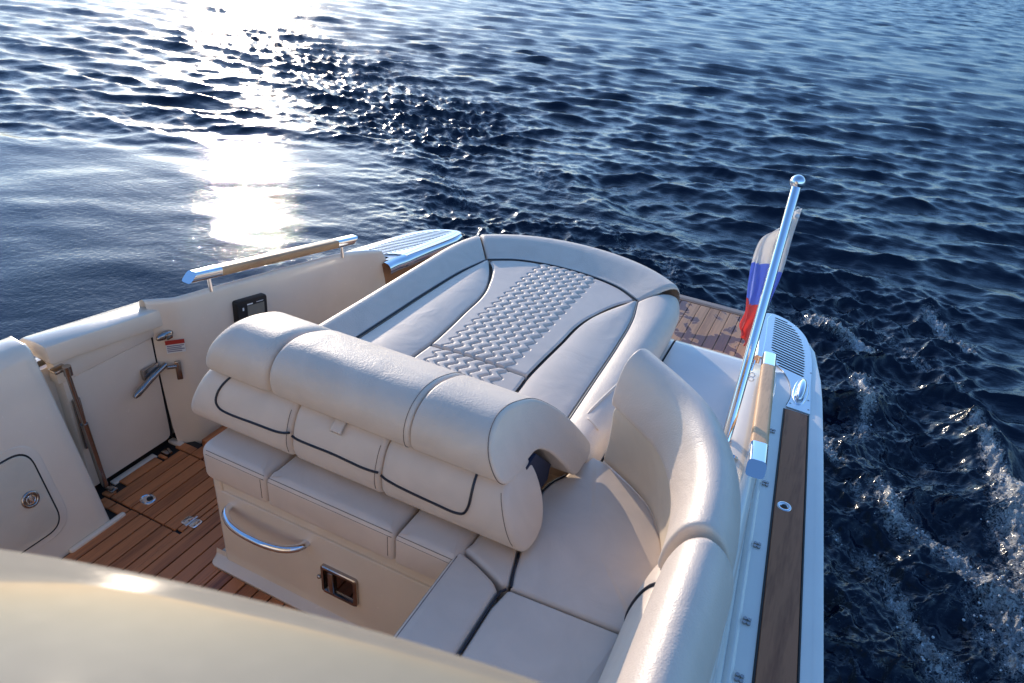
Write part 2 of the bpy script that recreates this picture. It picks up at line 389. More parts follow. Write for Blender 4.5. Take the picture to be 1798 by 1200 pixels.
# forward side panel with its locker door: the face leans outward as it rises
px_ = lambda z: -2.02 - .26 * z
m = MB(); rings = []
for y in np.concatenate([np.linspace(-3.0, 1.12, 8), [1.15, 1.16, 1.164]]):
    e = {1.16: .006, 1.164: .016}.get(round(float(y), 3), 0); t = .70 - .03 * (y - 1.0)
    sec = [(px_(0) - e, -.02), (px_(.3) - e, .3), (px_(t - .05) - e, t - .05), (px_(t - .02) - .004 - e, t - .02), (px_(t) - .016 - e, t - .006), (px_(t) - .035, t - e), (px_(t) - .10, t - .002), (px_(t) - .15, t - .03), (px_(t) - .16, .3), (px_(0) - .25, -.02)]
    rings.append([(a, y, b) for a, b in sec])
m.loft(rings, True, True, True); sp = m.build('side_panel', M['cream'], boat)
def on_panel(poly, off, th):
    """slab lying on the leaning panel; poly in (y, z)"""
    p = np.array(poly); n = Vector((1, 0, .26)).normalized(); mm = MB(); base = [np.array((px_(z), y, z)) for y, z in p]
    nn = np.array(n); c = np.mean(base, 0)
    sh = lambda q, k: c + (q - c) * k
    return mm.loft([[b + nn * off for b in base], [b + nn * (off + th * .6) for b in base], [sh(b, .992) + nn * (off + th) for b in base]], True, True, True)
on_panel(rpoly([(-.2, .078), (1.045, .078), (1.045, .425), (-.2, .425)], [.02, .09, .09, .02], 10), -.004, .006).build('locker_surround', M['cream'], sp)
on_panel(rpoly([(-.15, .098), (1.018, .098), (1.018, .402), (-.15, .402)], [.02, .065, .065, .02], 10), .001, .0025).build('locker_gasket', M['black'], sp)
ld = on_panel(rpoly([(-.15, .104), (1.012, .104), (1.012, .396), (-.15, .396)], [.02, .06, .06, .02], 10), .001, .0065).build('locker_door', M['vinyl'], boat)
rot = Vector((1, 0, .26)).to_track_quat('Z', 'Y').to_matrix()
m = MB().torus((0, 0, 0), .0235, .006, n=30); m.tube([(0, 0, -.004), (0, 0, .001)], .023, 24)
m.v = [tuple(rot @ Vector(q) + Vector((px_(.244) + .007, .956, .246))) for q in m.v]; rl = m.build('ring_latch', M['dchrome'], ld)
m = MB().box((0, .002, .004), (.012, .03, .006), .002); m.torus((0, 0, .004), .014, .002, n=20, m=6)
m.v = [tuple(rot @ Vector(q) + Vector((px_(.244) + .007, .956, .246))) for q in m.v]; m.build('latch_key', M['chrome'], rl)

# boarding door in the starboard side
m = MB()
pd = rpoly([(1.228, .022), (1.598, .022), (1.598, .508), (1.228, .508)], [.02, .03, .004, .004])
c = pd.mean(0)
m.loft([[(-2.25, y, z) for y, z in pd], [(-2.209, y, z) for y, z in pd], [(-2.205, c[0] + (y - c[0]) * .985, c[1] + (z - c[1]) * .985) for y, z in pd]], True, True, True)
door = m.build('boarding_door', M['cream'], boat)
MB().box((-2.222, 1.413, .548), (.042, .40, .080), .004).build('door_upper_panel', M['cream'], door)
m = MB(); rings = []
for y, k in [(1.192, .7), (1.195, .9), (1.203, 1), (1.4, 1), (1.66, 1), (1.675, .93), (1.682, .75)]:
    cc = np.array((-2.215, .614 - (y - 1.43) * .125)); sec = [(-.10, -.03), (.026, -.040), (.035, -.038), (.039, -.030), (.036, .020), (.033, .029), (.026, .033), (-.02, .036), (-.08, .032), (-.10, .02)]
    rings.append([(cc[0] + a * (k if a > 0 else 1), y, cc[1] + b * k) for a, b in sec])
m.loft(rings, True, True, True); m.build('door_cap', M['cream'], door)
m = MB().box((-2.26, 1.42, .25), (.02, .62, .62)); m.build('door_recess', M['cream'], boat)
MB().box((-2.2105, 1.6035, .27), (.012, .005, .50)).build('door_seal', M['dark'], boat)
# latch: body, lever, strike
m = MB().box((-2.194, 1.555, .378), (.022, .075, .05), .008)
lat = m.build('door_latch', M['dchrome'], door)
MB().tube(spl([(-2.178, 1.615, .385), (-2.172, 1.56, .372), (-2.168, 1.50, .350), (-2.160, 1.445, .333)], 12), [.011] * 4 + [.013] * 4 + [.0135] * 3 + [.008], 10).build('latch_lever', M['dchrome'], lat)
m = MB().box((-2.150, 1.648, .35), (.012, .022, .085), .003, rot=Matrix.Rotation(R(-40), 3, 'Z')); m.tube([(-2.165, 1.61, .378), (-2.15, 1.64, .372)], .008, 10)
m.build('latch_strike', M['dchrome'], boat)
m = MB().ball((-2.165, 1.628, .517), 1, 18, (.014, .042, .017)); m.box((-2.152, 1.632, .515), (.02, .026, .022), .004); m.build('door_stop', M['dchrome'], boat)
# warning sticker on the jamb beside the door
jy0, jy1 = 1.631, 1.684
def jam(y, z, o): return (X(-float(din(y))) + o, y - o * .8, z)
def jq(y0, y1, z0, z1, o): return [jam(y0, z0, o), jam(y1, z0, o), jam(y1, z1, o), jam(y0, z1, o)]
st = MB(); st.add(jq(jy0, jy1, .428, .487, .003), [(0, 1, 2, 3)]); stk = st.build('warning_sticker', M['white'], boat)
st = MB(); st.add(jq(jy0, jy1, .468, .4871, .0042), [(0, 1, 2, 3)]); st.build('red_band', M['red'], stk)
st = MB()
for k, z in enumerate((.461, .453, .445, .437)): st.add(jq(jy0 + .003, jy1 - .003 - .008 * (k % 2), z - .0022, z + .0022, .0042), [(0, 1, 2, 3)])
st.build('small_print', M['print'], stk)
# hinge post of the door: bracket, thin tube, thick sleeve, backing plate
m = MB().box((-2.185, 1.218, .575), (.04, .05, .012), .004); m.tube([(-2.15, 1.225, .56), (-2.15, 1.225, .595)], .014, 14)
m.tube([(-2.150, 1.222, .57), (-2.150, 1.232, .345)], .0085, 14); m.tube([(-2.150, 1.231, .35), (-2.150, 1.244, .05)], .0125, 14)
m.build('door_strut', M['dchrome'], door)
m = MB().box((-2.197, 1.252, .32), (.012, .030, .22), .005); m.build('hinge_plate', M['dchrome'], door)
# stereo remote on the side
m = MB(); yc, zc_ = 1.995, .50; ang = math.atan2(-.021, .146)
q = rpoly([(-.082, -.06), (.082, -.06), (.082, .05), (-.082, .05)], .012)
cr = lambda y, z: (yc + y * math.cos(ang) - z * math.sin(ang) * .3, zc_ + y * math.sin(ang) + z)
xw = lambda y: X(-float(din(y)))
m.loft([[(xw(cr(*p)[0]) + o, *cr(*(p * k))) for p in q] for o, k in ((-.01, 1), (.014, 1), (.021, .95))], True, True, True)
rem = m.build('stereo_remote', M['black'], boat)
def face(y0, y1, z0, z1, o): return [(xw(cr(y, z)[0]) + o, *cr(y, z)) for y, z in ((y0, z0), (y1, z0), (y1, z1), (y0, z1))]
m = MB(); m.add(face(-.03, .062, -.045, .020, .0225), [(0, 1, 2, 3)]); m.build('remote_display', M['display'], rem)
m = MB(); m.add(face(-.03, .0, .024, .030, .0225), [(0, 1, 2, 3)]); m.add(face(.02, .058, .027, .030, .0225), [(0, 1, 2, 3)]); m.add(face(-.055, -.047, .004, .018, .0225), [(0, 1, 2, 3)]); m.build('remote_markings', M['white'], rem)

# ------------------------------------------------------------------ cockpit floor
m = MB().box((-1.4, .55, -.03), (1.75, 2.2, .05)); m.box((-1.0, -1.6, -.03), (2.4, 2.2, .05)); fl = m.build('cockpit_floor', M['caulk'], boat)
def planks(x0, x1, off, spans, mat_, name, par, cuts=()):
    k0 = math.floor((x0 - off) / .056); mm = MB(); g = .0024
    for k in range(k0, k0 + 60):
        a, b = off + k * .056 + g, off + (k + 1) * .056 - g
        a, b = max(a, x0), min(b, x1)
        if b - a < .006: continue
        edges = [a] + [c for c in cuts if a < c < b] + [b]
        for a_, b_ in zip(edges[:-1], edges[1:]):
            if b_ - a_ < .003: continue
            for y0, y1 in spans((a_ + b_) / 2):
                if y1 - y0 < .02: continue
                mm.box(((a_ + b_) / 2, (y0 + y1) / 2, -.001), (b_ - a_, y1 - y0, .010), .0012, 1)
    return mm.build(name, mat_, par)
HX0, HX1, HY0, HY1 = -2.134, -1.770, 1.238, 1.573
def outer_span(x):
    if x < -2.015: return [(1.245, 1.30)] if False else []
    if HX0 < x < HX1 - .0: return [(-.6, HY0 - .003), (HY1 + .003, 1.635)]
    return [(-.6, 1.635)] if x < -1.535 else [(-.6, 1.185)]
planks(-2.012, -.72, -1.968, outer_span, M['solef'], 'teak_planking', fl, (HX1 + .003, -1.535))
m = MB()
for y0, y1, x0, x1 in ((1.318, 1.488, -2.181, -2.137), (1.575, 1.615, -2.165, -2.08), (1.575, 1.635, -2.077, -2.02), (1.197, 1.233, -2.085, -2.018), (1.240, 1.275, -2.178, -2.138), (1.197, 1.233, -2.15, -2.09), (1.50, 1.515, -2.18, -2.138)):
    MB().box(((x0 + x1) / 2, (y0 + y1) / 2, -.001), (x1 - x0, y1 - y0, .010), .003, 2).build('margin_plank', M['solef'], fl)
# lift-out hatch in the floor
ht = planks(HX0 + .002, HX1 - .002, -2.077, lambda x: [(HY0 + .004 if -2.12 < x < -1.80 else HY0 + .012, HY1 - .004)], M['sole'], 'floor_hatch', boat)
m = MB().torus((-2.004, 1.302, .0045), .026, .0055, n=32, m=8, sq=(1, .82)); m.tube([(-2.004, 1.302, .002), (-2.004, 1.302, .0075)], .024, 24)
lr = m.build('ring_pull', M['chrome'], ht)
MB().tube([(-1.999, 1.307, .003), (-1.999, 1.307, .0092)], .0115, 20).build('finger_hole', M['dark'], lr)
m = MB().prism(rpoly([(-1.810, 1.275), (-1.778, 1.275), (-1.778, 1.318), (-1.810, 1.318)], .012), .002, .0075, .001); m.prism(rpoly([(-1.774, 1.278), (-1.742, 1.278), (-1.742, 1.321), (-1.774, 1.321)], .012), .002, .0075, .001)
m.tube([(-1.776, 1.27, .0085), (-1.776, 1.325, .0085)], .0045, 10); hg = m.build('hatch_hinge', M['chrome'], ht)
for x, y in ((-1.80, 1.285), (-1.80, 1.308), (-1.752, 1.288), (-1.752, 1.311), (-1.787, 1.297)): MB().tube([(x, y, .007), (x, y, .0088)], .0035, 8).build('screw', M['dchrome'], hg)
# pale sill and drain pockets under the door
MB().box((-2.195, 1.40, -.004), (.03, .20, .012), .003).build('door_sill', M['cream'], boat)
MB().box((-2.015, 1.10, .004), (.022, .22, .02), .008).build('floor_moulding', M['cream'], boat)
MB().box((-2.185, 1.60, .0), (.07, .03, .016), .006).build('floor_moulding', M['cream'], boat)
MB().box((-2.165, 1.272, .004), (.045, .03, .012), .004).tube([(-2.185, 1.262, .012), (-2.15, 1.27, .012)], .007, 10).build('door_bearing', M['dchrome'], boat)
MB().box((-2.165, 1.530, .004), (.04, .022, .012), .004).tube([(-2.17, 1.545, .01), (-2.14, 1.535, .01)], .006, 10).build('door_bearing', M['dchrome'], boat)

# ------------------------------------------------------------------ bench base
YB = 1.217
m = MB()
bx = rpoly([(-1.530, 1.64), (-1.530, YB), (-.60, YB), (-.60, 1.64)], [0, .018, 0, 0])
m.prism(bx, -.01, .352, .004)
m.prism(rpoly([(-1.530, 1.64), (-1.530, YB), (-1.492, YB), (-1.492, 1.64)], [0, .016, .006, 0]), .3515, .47)
m.prism([(-1.492, 1.64), (-1.492, YB + .009), (-.60, YB + .009), (-.60, 1.64)], .3515, .47)
m.prism(rpoly([(-.650, 1.3), (-.650, -1.2), (.05, -1.2), (.05, 1.3)], .004), -.01, .44)
m.prism([(-.62, 1.28), (.02, 1.28), (.02, 1.62), (-.08, 1.9), (-.62, 1.9)], -.01, .44)
bench = m.build('bench_base', M['cream'], boat)
m = MB(); rings = []
for x in np.concatenate([[-1.572, -1.570, -1.562], np.linspace(-1.55, -.60, 6)]):
    k = {-1.572: .02, -1.570: .028, -1.562: .036}.get(round(float(x), 3), .04); rings.append([(x, YB + .01, -.005), (x, YB + .01 - k, -.003), (x, YB + .008 - k, .012), (x, YB + .012 - k * .6, .022), (x, YB + .004, .030), (x, YB + .008, .05)])
m.loft(rings, True, True, True); m.tube([(-1.553, YB + .01, .012), (-1.553, 1.63, .012)], .02, 10); m.build('toe_moulding', M['cream'], bench)
MB().box((-1.115, 1.36, .447), (.02, .02, .01)).build('cushion_stop', M['cream'], bench)
hp_ = spl([(-1.462, YB + .006, .303), (-1.455, YB - .026, .303), (-1.415, YB - .055, .302), (-1.36, YB - .068, .300), (-1.305, YB - .071, .300), (-1.25, YB - .068, .299), (-1.195, YB - .054, .299), (-1.16, YB - .026, .299), (-1.150, YB + .006, .299)], 40)
MB().tube(hp_, .0125, 18).build('grab_handle', M['chrome'], bench)
m = MB(); q = rpoly([(-1.098, .128), (-.962, .128), (-.962, .244), (-1.098, .244)], .012)
c = q.mean(0); m.loft([[(x, YB + .004, z) for x, z in q], [(x, YB - .010, z) for x, z in q], [(c[0] + (x - c[0]) * .95, YB - .013, c[1] + (z - c[1]) * .95) for x, z in q], [(c[0] + (x - c[0]) * .83, YB - .013, c[1] + (z - c[1]) * .8) for x, z in q], [(c[0] + (x - c[0]) * .8, YB - .004, c[1] + (z - c[1]) * .76) for x, z in q]], True, True, False)
la = m.build('flush_latch', M['dchrome'], bench)
m = MB(); m.add([(c[0] + (x - c[0]) * .82, YB - .0045, c[1] + (z - c[1]) * .78) for x, z in q], [tuple(range(len(q)))]); m.build('latch_pocket', plain('mirror_pocket', (.12, .10, .09), .05, 1), la)
m = MB().box((-1.058, YB - .010, .186), (.020, .012, .088), .004); m.ball((-1.106, YB - .008, .185), .008, 12); m.build('latch_paddle', M['dchrome'], la)
MB().box((-.975, 1.655, .22), (1.2, .03, .44)).build('bulkhead', M['cream'], boat)

# ------------------------------------------------------------------ aft deck, engine box, platform
m = MB(); rings = []
for y, z in [(1.72, .383), (2.9, .383), (2.965, .382), (3.0, .377), (3.022, .366), (3.032, .35), (3.036, .33), (3.036, .10)]:
    rings.append([(-.462, y, z), (-.28, y, z), (-.10, y, z), (-.085, y, z - .0)])
m.loft(rings, False); ad = m.build('aft_deck', M['deckwhite'], boat)
MB().box((X(-.78), 2.35, .03), (.46, 1.45, .04), .004).build('walkway', M['sole'], boat)
m = MB(); rings = []
for y, z in [(1.72, .383), (2.9, .383), (2.965, .382), (3.0, .377), (3.022, .366), (3.032, .35), (3.036, .10)]: rings.append([(-.472, y, .10), (-.472, y, z), (-.53, y, z), (-1.575, y, z), (-1.60, y, z - .004), (-1.612, y, z - .02), (-1.615, y, -.02)])
m.loft(rings, False); m.box((XC, 2.4, .40), (1.04, 1.1, .08), .02); m.build('engine_cover', M['deckwhite'], boat)
MB().box((X(.2), 2.35, .36), (1.5, 1.3, .02)).build('deck_gap', M['dark'], boat)
# port coaming top between the bolster and the rail
m = MB(); rings = []
for y in np.concatenate([np.linspace(-1.5, 1.7, 12), np.linspace(1.75, 2.9, 24), [2.95, 3.0]]):
    c = float(zc(y)); i = fn([(1.0, 1.085), (1.815, 1.055), (2.6, 1.03), (2.95, 1.005)])(y); inn = fn([(1.2, .98), (1.8, .955), (2.1, .958), (2.72, .940), (3.0, .93)])(y)
    k = min(1, max(0, (2.98 - y) / .25)); k = k * k * (3 - 2 * k); zt = float(zd(y)) + (c - float(zd(y))) * k
    rings.append([(X(i - .010), y, zt - .0005), (X((i + inn) / 2), y, zt + .003 * k), (X(inn + .012), y, zt - .002), (X(inn + .003), y, zt - .008), (X(inn), y, zt - .02), (X(inn - .01), y, .36)])
m.loft(rings, False); m.build('coaming_top', M['cream'], boat)
# swim platform
m = MB().prism(rpoly([(X(-.94), 3.02), (X(.94), 3.02), (X(.94), 3.9), (X(.86), 3.985), (X(-.86), 3.985), (X(-.94), 3.9)], .03), .06, .146, .01); pf = m.build('swim_platform', M['deckwhite'], boat)
m = MB(); g = .002
for k in range(-17, 17):
    a = XC + k * .0575 - .003; m.box((a, 3.475, .149), (.0575 - 2 * g, .868, .008), .001, 1)
m.build('platform_planking', M['platteak'], pf)
m = MB().prism([(X(-.95), 3.03), (X(.95), 3.03), (X(.95), 3.91), (X(-.95), 3.91)], .1455, .1475); m.build('caulking', M['caulk'], pf)
MB().prism(rpoly([(X(-.92), 3.912), (X(.92), 3.912), (X(.92), 3.95), (X(.85), 3.98), (X(-.85), 3.98), (X(-.92), 3.95)], .02), .145, .155, .003).build('platform_margin', M['margin'], pf)
# hand rails: teak grip, two chrome caps, two posts
def rail(mx):
    f = (lambda q: (2 * XC - q[0], q[1], q[2])) if mx else (lambda q: q)
    A = np.array((X(1.077), 1.752, .727)); B = np.array((X(1.010), 2.675, .590)); t = (B - A) / np.linalg.norm(B - A); s = np.cross(t, (0, 0, 1)); s /= np.linalg.norm(s); u = np.cross(s, t)
    sec = rpoly([(-.026, -.019), (.026, -.019), (.026, .019), (-.026, .019)], .013, 5)
    def run(a, b, k=1., obl=0, o2=0):
        rr = []
        for q, o in ((a, obl), (b, o2)): rr.append([f(tuple(A + (B - A) * q + s * p[0] * k + u * p[1] * k + t * (-p[1] * o))) for p in sec])
        return MB().loft(rr, True, True, True)
    g_ = run(.145, .87).build('handrail', M['railteak'], boat)
    run(0.0, .145, 1.03, -.9, 0).build('end_cap', M['chrome'], g_); run(.87, 1.0, 1.03, 0, -.9).build('end_cap', M['chrome'], g_)
    for q in (.09, .915):
        p = A + (B - A) * q - np.array((0, 0, .012)); MB().tube([f(tuple(p)), f((p[0] - .01, p[1] - .004, p[2] - .064))], .0085, 16).build('post', M['chrome'], g_)
rail(False); rail(True)

# ------------------------------------------------------------------ flagstaff and flag
P0, P1 = np.array((-.083, 1.955, .585)), np.array((-.110, 2.405, 1.345))
fs = empty('flagstaff', tuple(P0), 'tall polished steel staff leaning aft with a ball finial', 'flagstaff')
MB().tube([P0 + (P1 - P0) * t for t in np.linspace(0, 1, 24)], np.linspace(.0162, .0148, 24), 24).build('pole', M['chrome'], fs)
MB().ball(tuple(P1 + (P1 - P0) / np.linalg.norm(P1 - P0) * .018), .0235, 32).build('finial', M['chrome'], fs)
m = MB().tube([(-.085, 1.955, .60), (-.048, 1.868, .655 - .01)], .0175, 20); m.tube([(-.05, 1.873, .648), (-.0475, 1.867, .6445)], .0195, 20); m.build('socket', M['chrome'], fs)
um = (P1 - P0) / np.linalg.norm(P1 - P0)
def staff(t): return P0 + (P1 - P0) * t
m = MB()
for t in (.30, .315): c = staff(t) + np.array((.024, .0, -.004)); m.torus(tuple(c), .008, .0018, ax='y', n=16, m=6)
m.tube([staff(.325) + np.array((.018, 0, 0)), staff(.36) + np.array((.02, 0, .005))], .003, 8); m.build('ring', M['chrome'], fs)
m = MB().ball(tuple(staff(.90) + np.array((.026, .004, 0))), .0075, 12); m.torus(tuple(staff(.925) + np.array((.022, .004, 0))), .007, .0015, ax='y', n=14, m=6); m.build('clip', M['white'], fs)
def cloth_mat(name, col):
    mm, nt, b = new_mat(name); b.inputs['Base Color'].default_value = (*col, 1); b.inputs['Roughness'].default_value = .75; L = nt.links
    tr_ = node(nt, 'ShaderNodeBsdfTranslucent', Color=(*col, 1)); mx = node(nt, 'ShaderNodeMixShader'); mx.inputs[0].default_value = .5
    L.new(b.outputs[0], mx.inputs[1]); L.new(tr_.outputs[0], mx.inputs[2]); L.new(mx.outputs[0], nt.nodes['Material Output'].inputs['Surface'])
    tc = node(nt, 'ShaderNodeTexCoord'); n = node(nt, 'ShaderNodeTexNoise', Scale=28.0, Detail=4.0); L.new(tc.outputs['Object'], n.inputs['Vector'])
    bp = node(nt, 'ShaderNodeBump', Strength=.5, Distance=.008); L.new(n.outputs['Fac'], bp.inputs['Height']); L.new(bp.outputs['Normal'], b.inputs['Normal'])
    return mm
Ho = spl([(-.076, 2.405, 1.285), (-.078, 2.37, 1.20), (-.076, 2.33, 1.09), (-.083, 2.30, 1.02), (-.093, 2.26, .94), (-.108, 2.24, .89), (-.12, 2.22, .845)], 70)   # hoist, just behind the staff
Fl = spl([(-.122, 2.38, 1.215), (-.166, 2.37, 1.170), (-.178, 2.36, 1.10), (-.172, 2.34, 1.03), (-.162, 2.33, .97), (-.153, 2.31, .93), (-.158, 2.29, .885), (-.142, 2.27, .87)], 70)  # fly, hanging
m = MB(); nu = 40; V = []; F_ = []
for i in range(70):
    v = i / 69
    for j in range(nu):
        u = j / (nu - 1); p = Ho[i] * (1 - u) + Fl[i] * u
        amp = .024 * math.sin(math.pi * u) ** .5 * (.4 + .6 * math.sin(math.pi * min(1, v * 1.2 + .1)))
        fold = math.sin(u * 13 + v * 2.2) * amp + math.sin(u * 5 - v * 7) * .012 * u
        p = p + np.array((math.cos(u * 11 + v * 3) * .008 * (1 + .5 * math.sin(v * 19)) * math.sin(math.pi * u), fold, math.sin(u * 6 + v * 9) * .005)); V.append(p)
mi = []
for i in range(69):
    for j in range(nu - 1):
        F_.append((i * nu + j, i * nu + j + 1, (i + 1) * nu + j + 1, (i + 1) * nu + j)); v = i / 69 + (j / nu - .5) * .05
        mi.append(0 if v < .40 else 1 if v < .70 else 2)
m.add(V, F_)
flag = m.build('flag', [cloth_mat('flag_white', (.90, .88, .86)), cloth_mat('flag_blue', (.33, .43, .88)), cloth_mat('flag_red', (.95, .24, .20))])
for p, k in zip(flag.data.polygons, mi): p.material_index = k
so = flag.modifiers.new('thickness', 'SOLIDIFY'); so.thickness = .0012
tag(flag, 'small white, blue and red flag hanging limp behind the steel staff', 'flag')

# ------------------------------------------------------------------ upholstery
def stitches(par, *paths, r=.0011):
    m = MB()
    for p in paths: m.tube(p, r, 5, False)
    return m.build('stitching', M['stitch'], par)
def cushion_poly(poly, z0, z1, r, mat, name, par, dome=.006, nb=8):
    """upholstered block over a plan outline: rounded bottom and top edges, crowned top"""
    p = np.array(poly, float); n = len(p); c = p.mean(0)
    e = np.roll(p, -1, 0) - np.roll(p, 1, 0); nr = np.stack([e[:, 1], -e[:, 0]], 1); nr /= np.linalg.norm(nr, axis=1)[:, None] + 1e-9
    A = np.sum(p[:, 0] * np.roll(p[:, 1], -1) - p[:, 1] * np.roll(p[:, 0], -1))
    if A < 0: nr = -nr
    rings = []
    rb = r * .5
    for a in np.linspace(-np.pi / 2, 0, 4): rings.append(np.c_[p - nr * rb * (1 - math.cos(a)), np.full(n, z0 + rb + rb * math.sin(a))])
    for a in np.linspace(0, np.pi / 2, nb): rings.append(np.c_[p - nr * r * (1 - math.cos(a)), np.full(n, z1 - r + r * math.sin(a))])
    q = p - nr * r
    for k in np.linspace(0, 1, 9)[1:]:
        rings.append(np.c_[c + (q - c) * (1 - k * .97), np.full(n, z1 + dome * (1 - (1 - k) ** 2))])
    m = MB().loft(rings, True, True, True)
    return m.build(name, mat, par, sharp=60)
def dense(poly, step=.012):
    p = np.array(poly, float); out = []
    for i in range(len(p)):
        a, b = p[i], p[(i + 1) % len(p)]; k = max(1, int(np.linalg.norm(b - a) / step))
        for t in range(k): out.append(a + (b - a) * t / k)
    return np.array(out)

# front seat cushions on the bench base
ZS = .547
for x0, x1, lab in ((-1.527, -1.259, 'short cream seat cushion with twin stitching at the gangway end of the bench'), (-1.255, -.809, 'long cream seat cushion with twin stitching above the bench grab handle'), (-.805, -.612, 'short cream seat cushion with twin stitching nearest the corner seat')):
    o = empty('seat_cushion', ((x0 + x1) / 2, 1.4, .44), lab, 'seat cushion', 'stitched cushions along the bench front')
    left = .05 if x0 < -1.5 else .012
    pl = dense(rpoly([(x0, 1.62), (x0, 1.180), (x1, 1.180), (x1, 1.62)], [.01, left, .022, .01], 8))
    cushion_poly(pl, .432, ZS + .004, .030, M['leather_smooth'], 'cushion', o, .004)
    xs = np.linspace(x0 + (.035 if left > .02 else .006), x1 - .006, 24)
    stitches(o, [(x, 1.1815, ZS - .018) for x in xs], [(x, 1.1865, ZS - .0062) for x in xs], r=.0009)
    if x1 > -1.2 or True: stitches(o, [(x1 - .018, 1.1798, z) for z in np.linspace(.455, ZS - .02, 8)], r=.0009)

# the backrest that folds over: three lower pads, three head-rolls, navy frame
br = empty('folding_backrest', (XC, 1.45, .55), 'cream padded backrest of three pads and a rolled top across the bench', 'backrest')
pad = [(1.300, .560), (1.275, .572), (1.257, .600), (1.2515, .640), (1.262, .690), (1.285, .735), (1.33, .765), (1.42, .765), (1.45, .70), (1.44, .62), (1.40, .57), (1.35, .556)]
PAD = closed_spl(pad, 72)
roll = [(1.300, .757), (1.276, .775), (1.266, .805), (1.270, .850), (1.298, .888), (1.350, .910), (1.41, .909), (1.475, .891), (1.55, .858), (1.64, .785), (1.70, .718), (1.755, .640), (1.778, .596), (1.760, .574), (1.70, .568), (1.63, .576), (1.585, .640), (1.535, .706), (1.48, .746), (1.42, .753), (1.36, .750)]
ROLL = closed_spl(roll, 150)
def strip(prof, xa, xb, fa, fb, slant_a, slant_b, mat, name, par, rnd=.014, na=7):
    """padded length along x; fa/fb give the end position as a function of z, ends rounded over by rnd"""
    c = prof.mean(0); rings = []
    def ring(xf, inset):
        d = prof - c; L = np.linalg.norm(d, axis=1)[:, None]
        e = np.roll(prof, -1, 0) - np.roll(prof, 1, 0); nr = np.stack([e[:, 1], -e[:, 0]], 1); nr /= np.linalg.norm(nr, axis=1)[:, None] + 1e-9
        A = np.sum(prof[:, 0] * np.roll(prof[:, 1], -1) - prof[:, 1] * np.roll(prof[:, 0], -1))
        if A < 0: nr = -nr
        p = prof - nr * inset
        return np.array([(xf(z), y, z) for y, z in p])
    for a in np.linspace(0, np.pi / 2, na): i = rnd * (1 - math.sin(a)); o = rnd * (1 - math.cos(a)); rings.append(ring(lambda z: fa(z) + rnd - rnd * math.cos(a), i))
    for t in np.linspace(0, 1, 10)[1:-1]: rings.append(ring(lambda z: fa(z) * (1 - t) + fb(z) * t + rnd * (1 - 2 * t), 0))
    for a in np.linspace(np.pi / 2, 0, na): i = rnd * (1 - math.sin(a)); rings.append(ring(lambda z: fb(z) - rnd + rnd * math.cos(a), i))
    m = MB().loft(rings, True, True, True)
    return m.build(name, mat, par, sharp=55)
sl = lambda b, z0, s: (lambda z: b + s * (z - z0))
cst = lambda x: (lambda z: x)
endP = sl(X(.590), .58, -.43); endS = sl(X(-.590), .58, .43)
pads = [strip(PAD, 0, 0, endS, cst(X(-.1605)), 0, 0, M['leather_smooth'], 'lower_pad', br, .030), strip(PAD, 0, 0, cst(X(-.1595)), cst(X(.1495)), 0, 0, M['leather_smooth'], 'lower_pad', br, .016), strip(PAD, 0, 0, cst(X(.1505)), endP, 0, 0, M['leather_smooth'], 'lower_pad', br, .018)]
rp = sl(X(.5155), .765, -.43); rs = sl(X(-.5155), .765, .43)
rolls = [strip(ROLL, 0, 0, rs, cst(X(-.2385)), 0, 0, M['leather'], 'head_roll', br, .040), strip(ROLL, 0, 0, cst(X(-.2375)), cst(X(.2370)), 0, 0, M['leather'], 'head_roll', br, .017), strip(ROLL, 0, 0, cst(X(.2380)), rp, 0, 0, M['leather'], 'head_roll', br, .010)]
front = PAD[(PAD[:, 0] < 1.31)]; fz = front[np.argsort(front[:, 1])]
yf = lambda z: float(np.interp(z, fz[:, 1], fz[:, 0])) - .0012
def pipe_on(par, pts): p = spl(pts, 50); MB().tube([(x, yf(z), z) for x, z in p], .0038, 8).build('piping', M['piping'], par)
pipe_on(pads[0], [(-1.452, .775), (-1.485, .735), (-1.500, .700), (-1.500, .675), (-1.485, .660), (-1.455, .655), (-1.35, .658), (-1.26, .662), (-1.234, .668), (-1.218, .674)])
pipe_on(pads[1], [(-1.208, .668), (-1.19, .664), (-1.056, .664), (-.96, .660), (-.925, .662), (-.908, .664)])
pipe_on(pads[2], [(-.898, .660), (-.88, .654), (-.84, .648), (-.717, .641), (-.660, .640), (-.636, .648), (-.625, .672), (-.624, .71), (-.629, .765)])
def ring_curve(prof, x, grow=.0006):
    c = prof.mean(0); return [(x, y, z) for y, z in prof]
# pale welts in the joints and seam lines at the sewn ends
def end_line(prof, xf, sel, par, r=.0011, out=.0007):
    c = prof.mean(0); q = [p for p in prof if sel(p)]; q = np.array(q)
    stitches(par, [(xf(z), y + (y - c[0]) * .004, z + (z - c[1]) * .004) for y, z in q], r=r)
k0 = np.argmin(ROLL[:, 0] + (ROLL[:, 1] > .8)); RR = np.roll(ROLL, -int(np.argmin(np.hypot(ROLL[:, 0] - 1.30, ROLL[:, 1] - .757))), 0)
if RR[10, 0] > 1.32: RR = np.vstack([RR[:1], RR[:0:-1]])
end_line(RR[:95], lambda z: rp(z) - .010, lambda p: True, rolls[2]); end_line(RR[:70], lambda z: X(.2370) - .016, lambda p: True, rolls[1], .0009)
PP = np.array([p for p in PAD if p[0] < 1.33 and p[1] < .76]); PP = PP[np.argsort(PP[:, 1])]
for pr, xf in ((pads[2], lambda z: endP(z) - .018), (pads[0], lambda z: X(-.1605) - .015), (pads[1], lambda z: X(.1495) - .015)): stitches(pr, [(xf(z), yf(z) + .0006, z) for z in np.linspace(.60, .735, 16)], r=.0010)
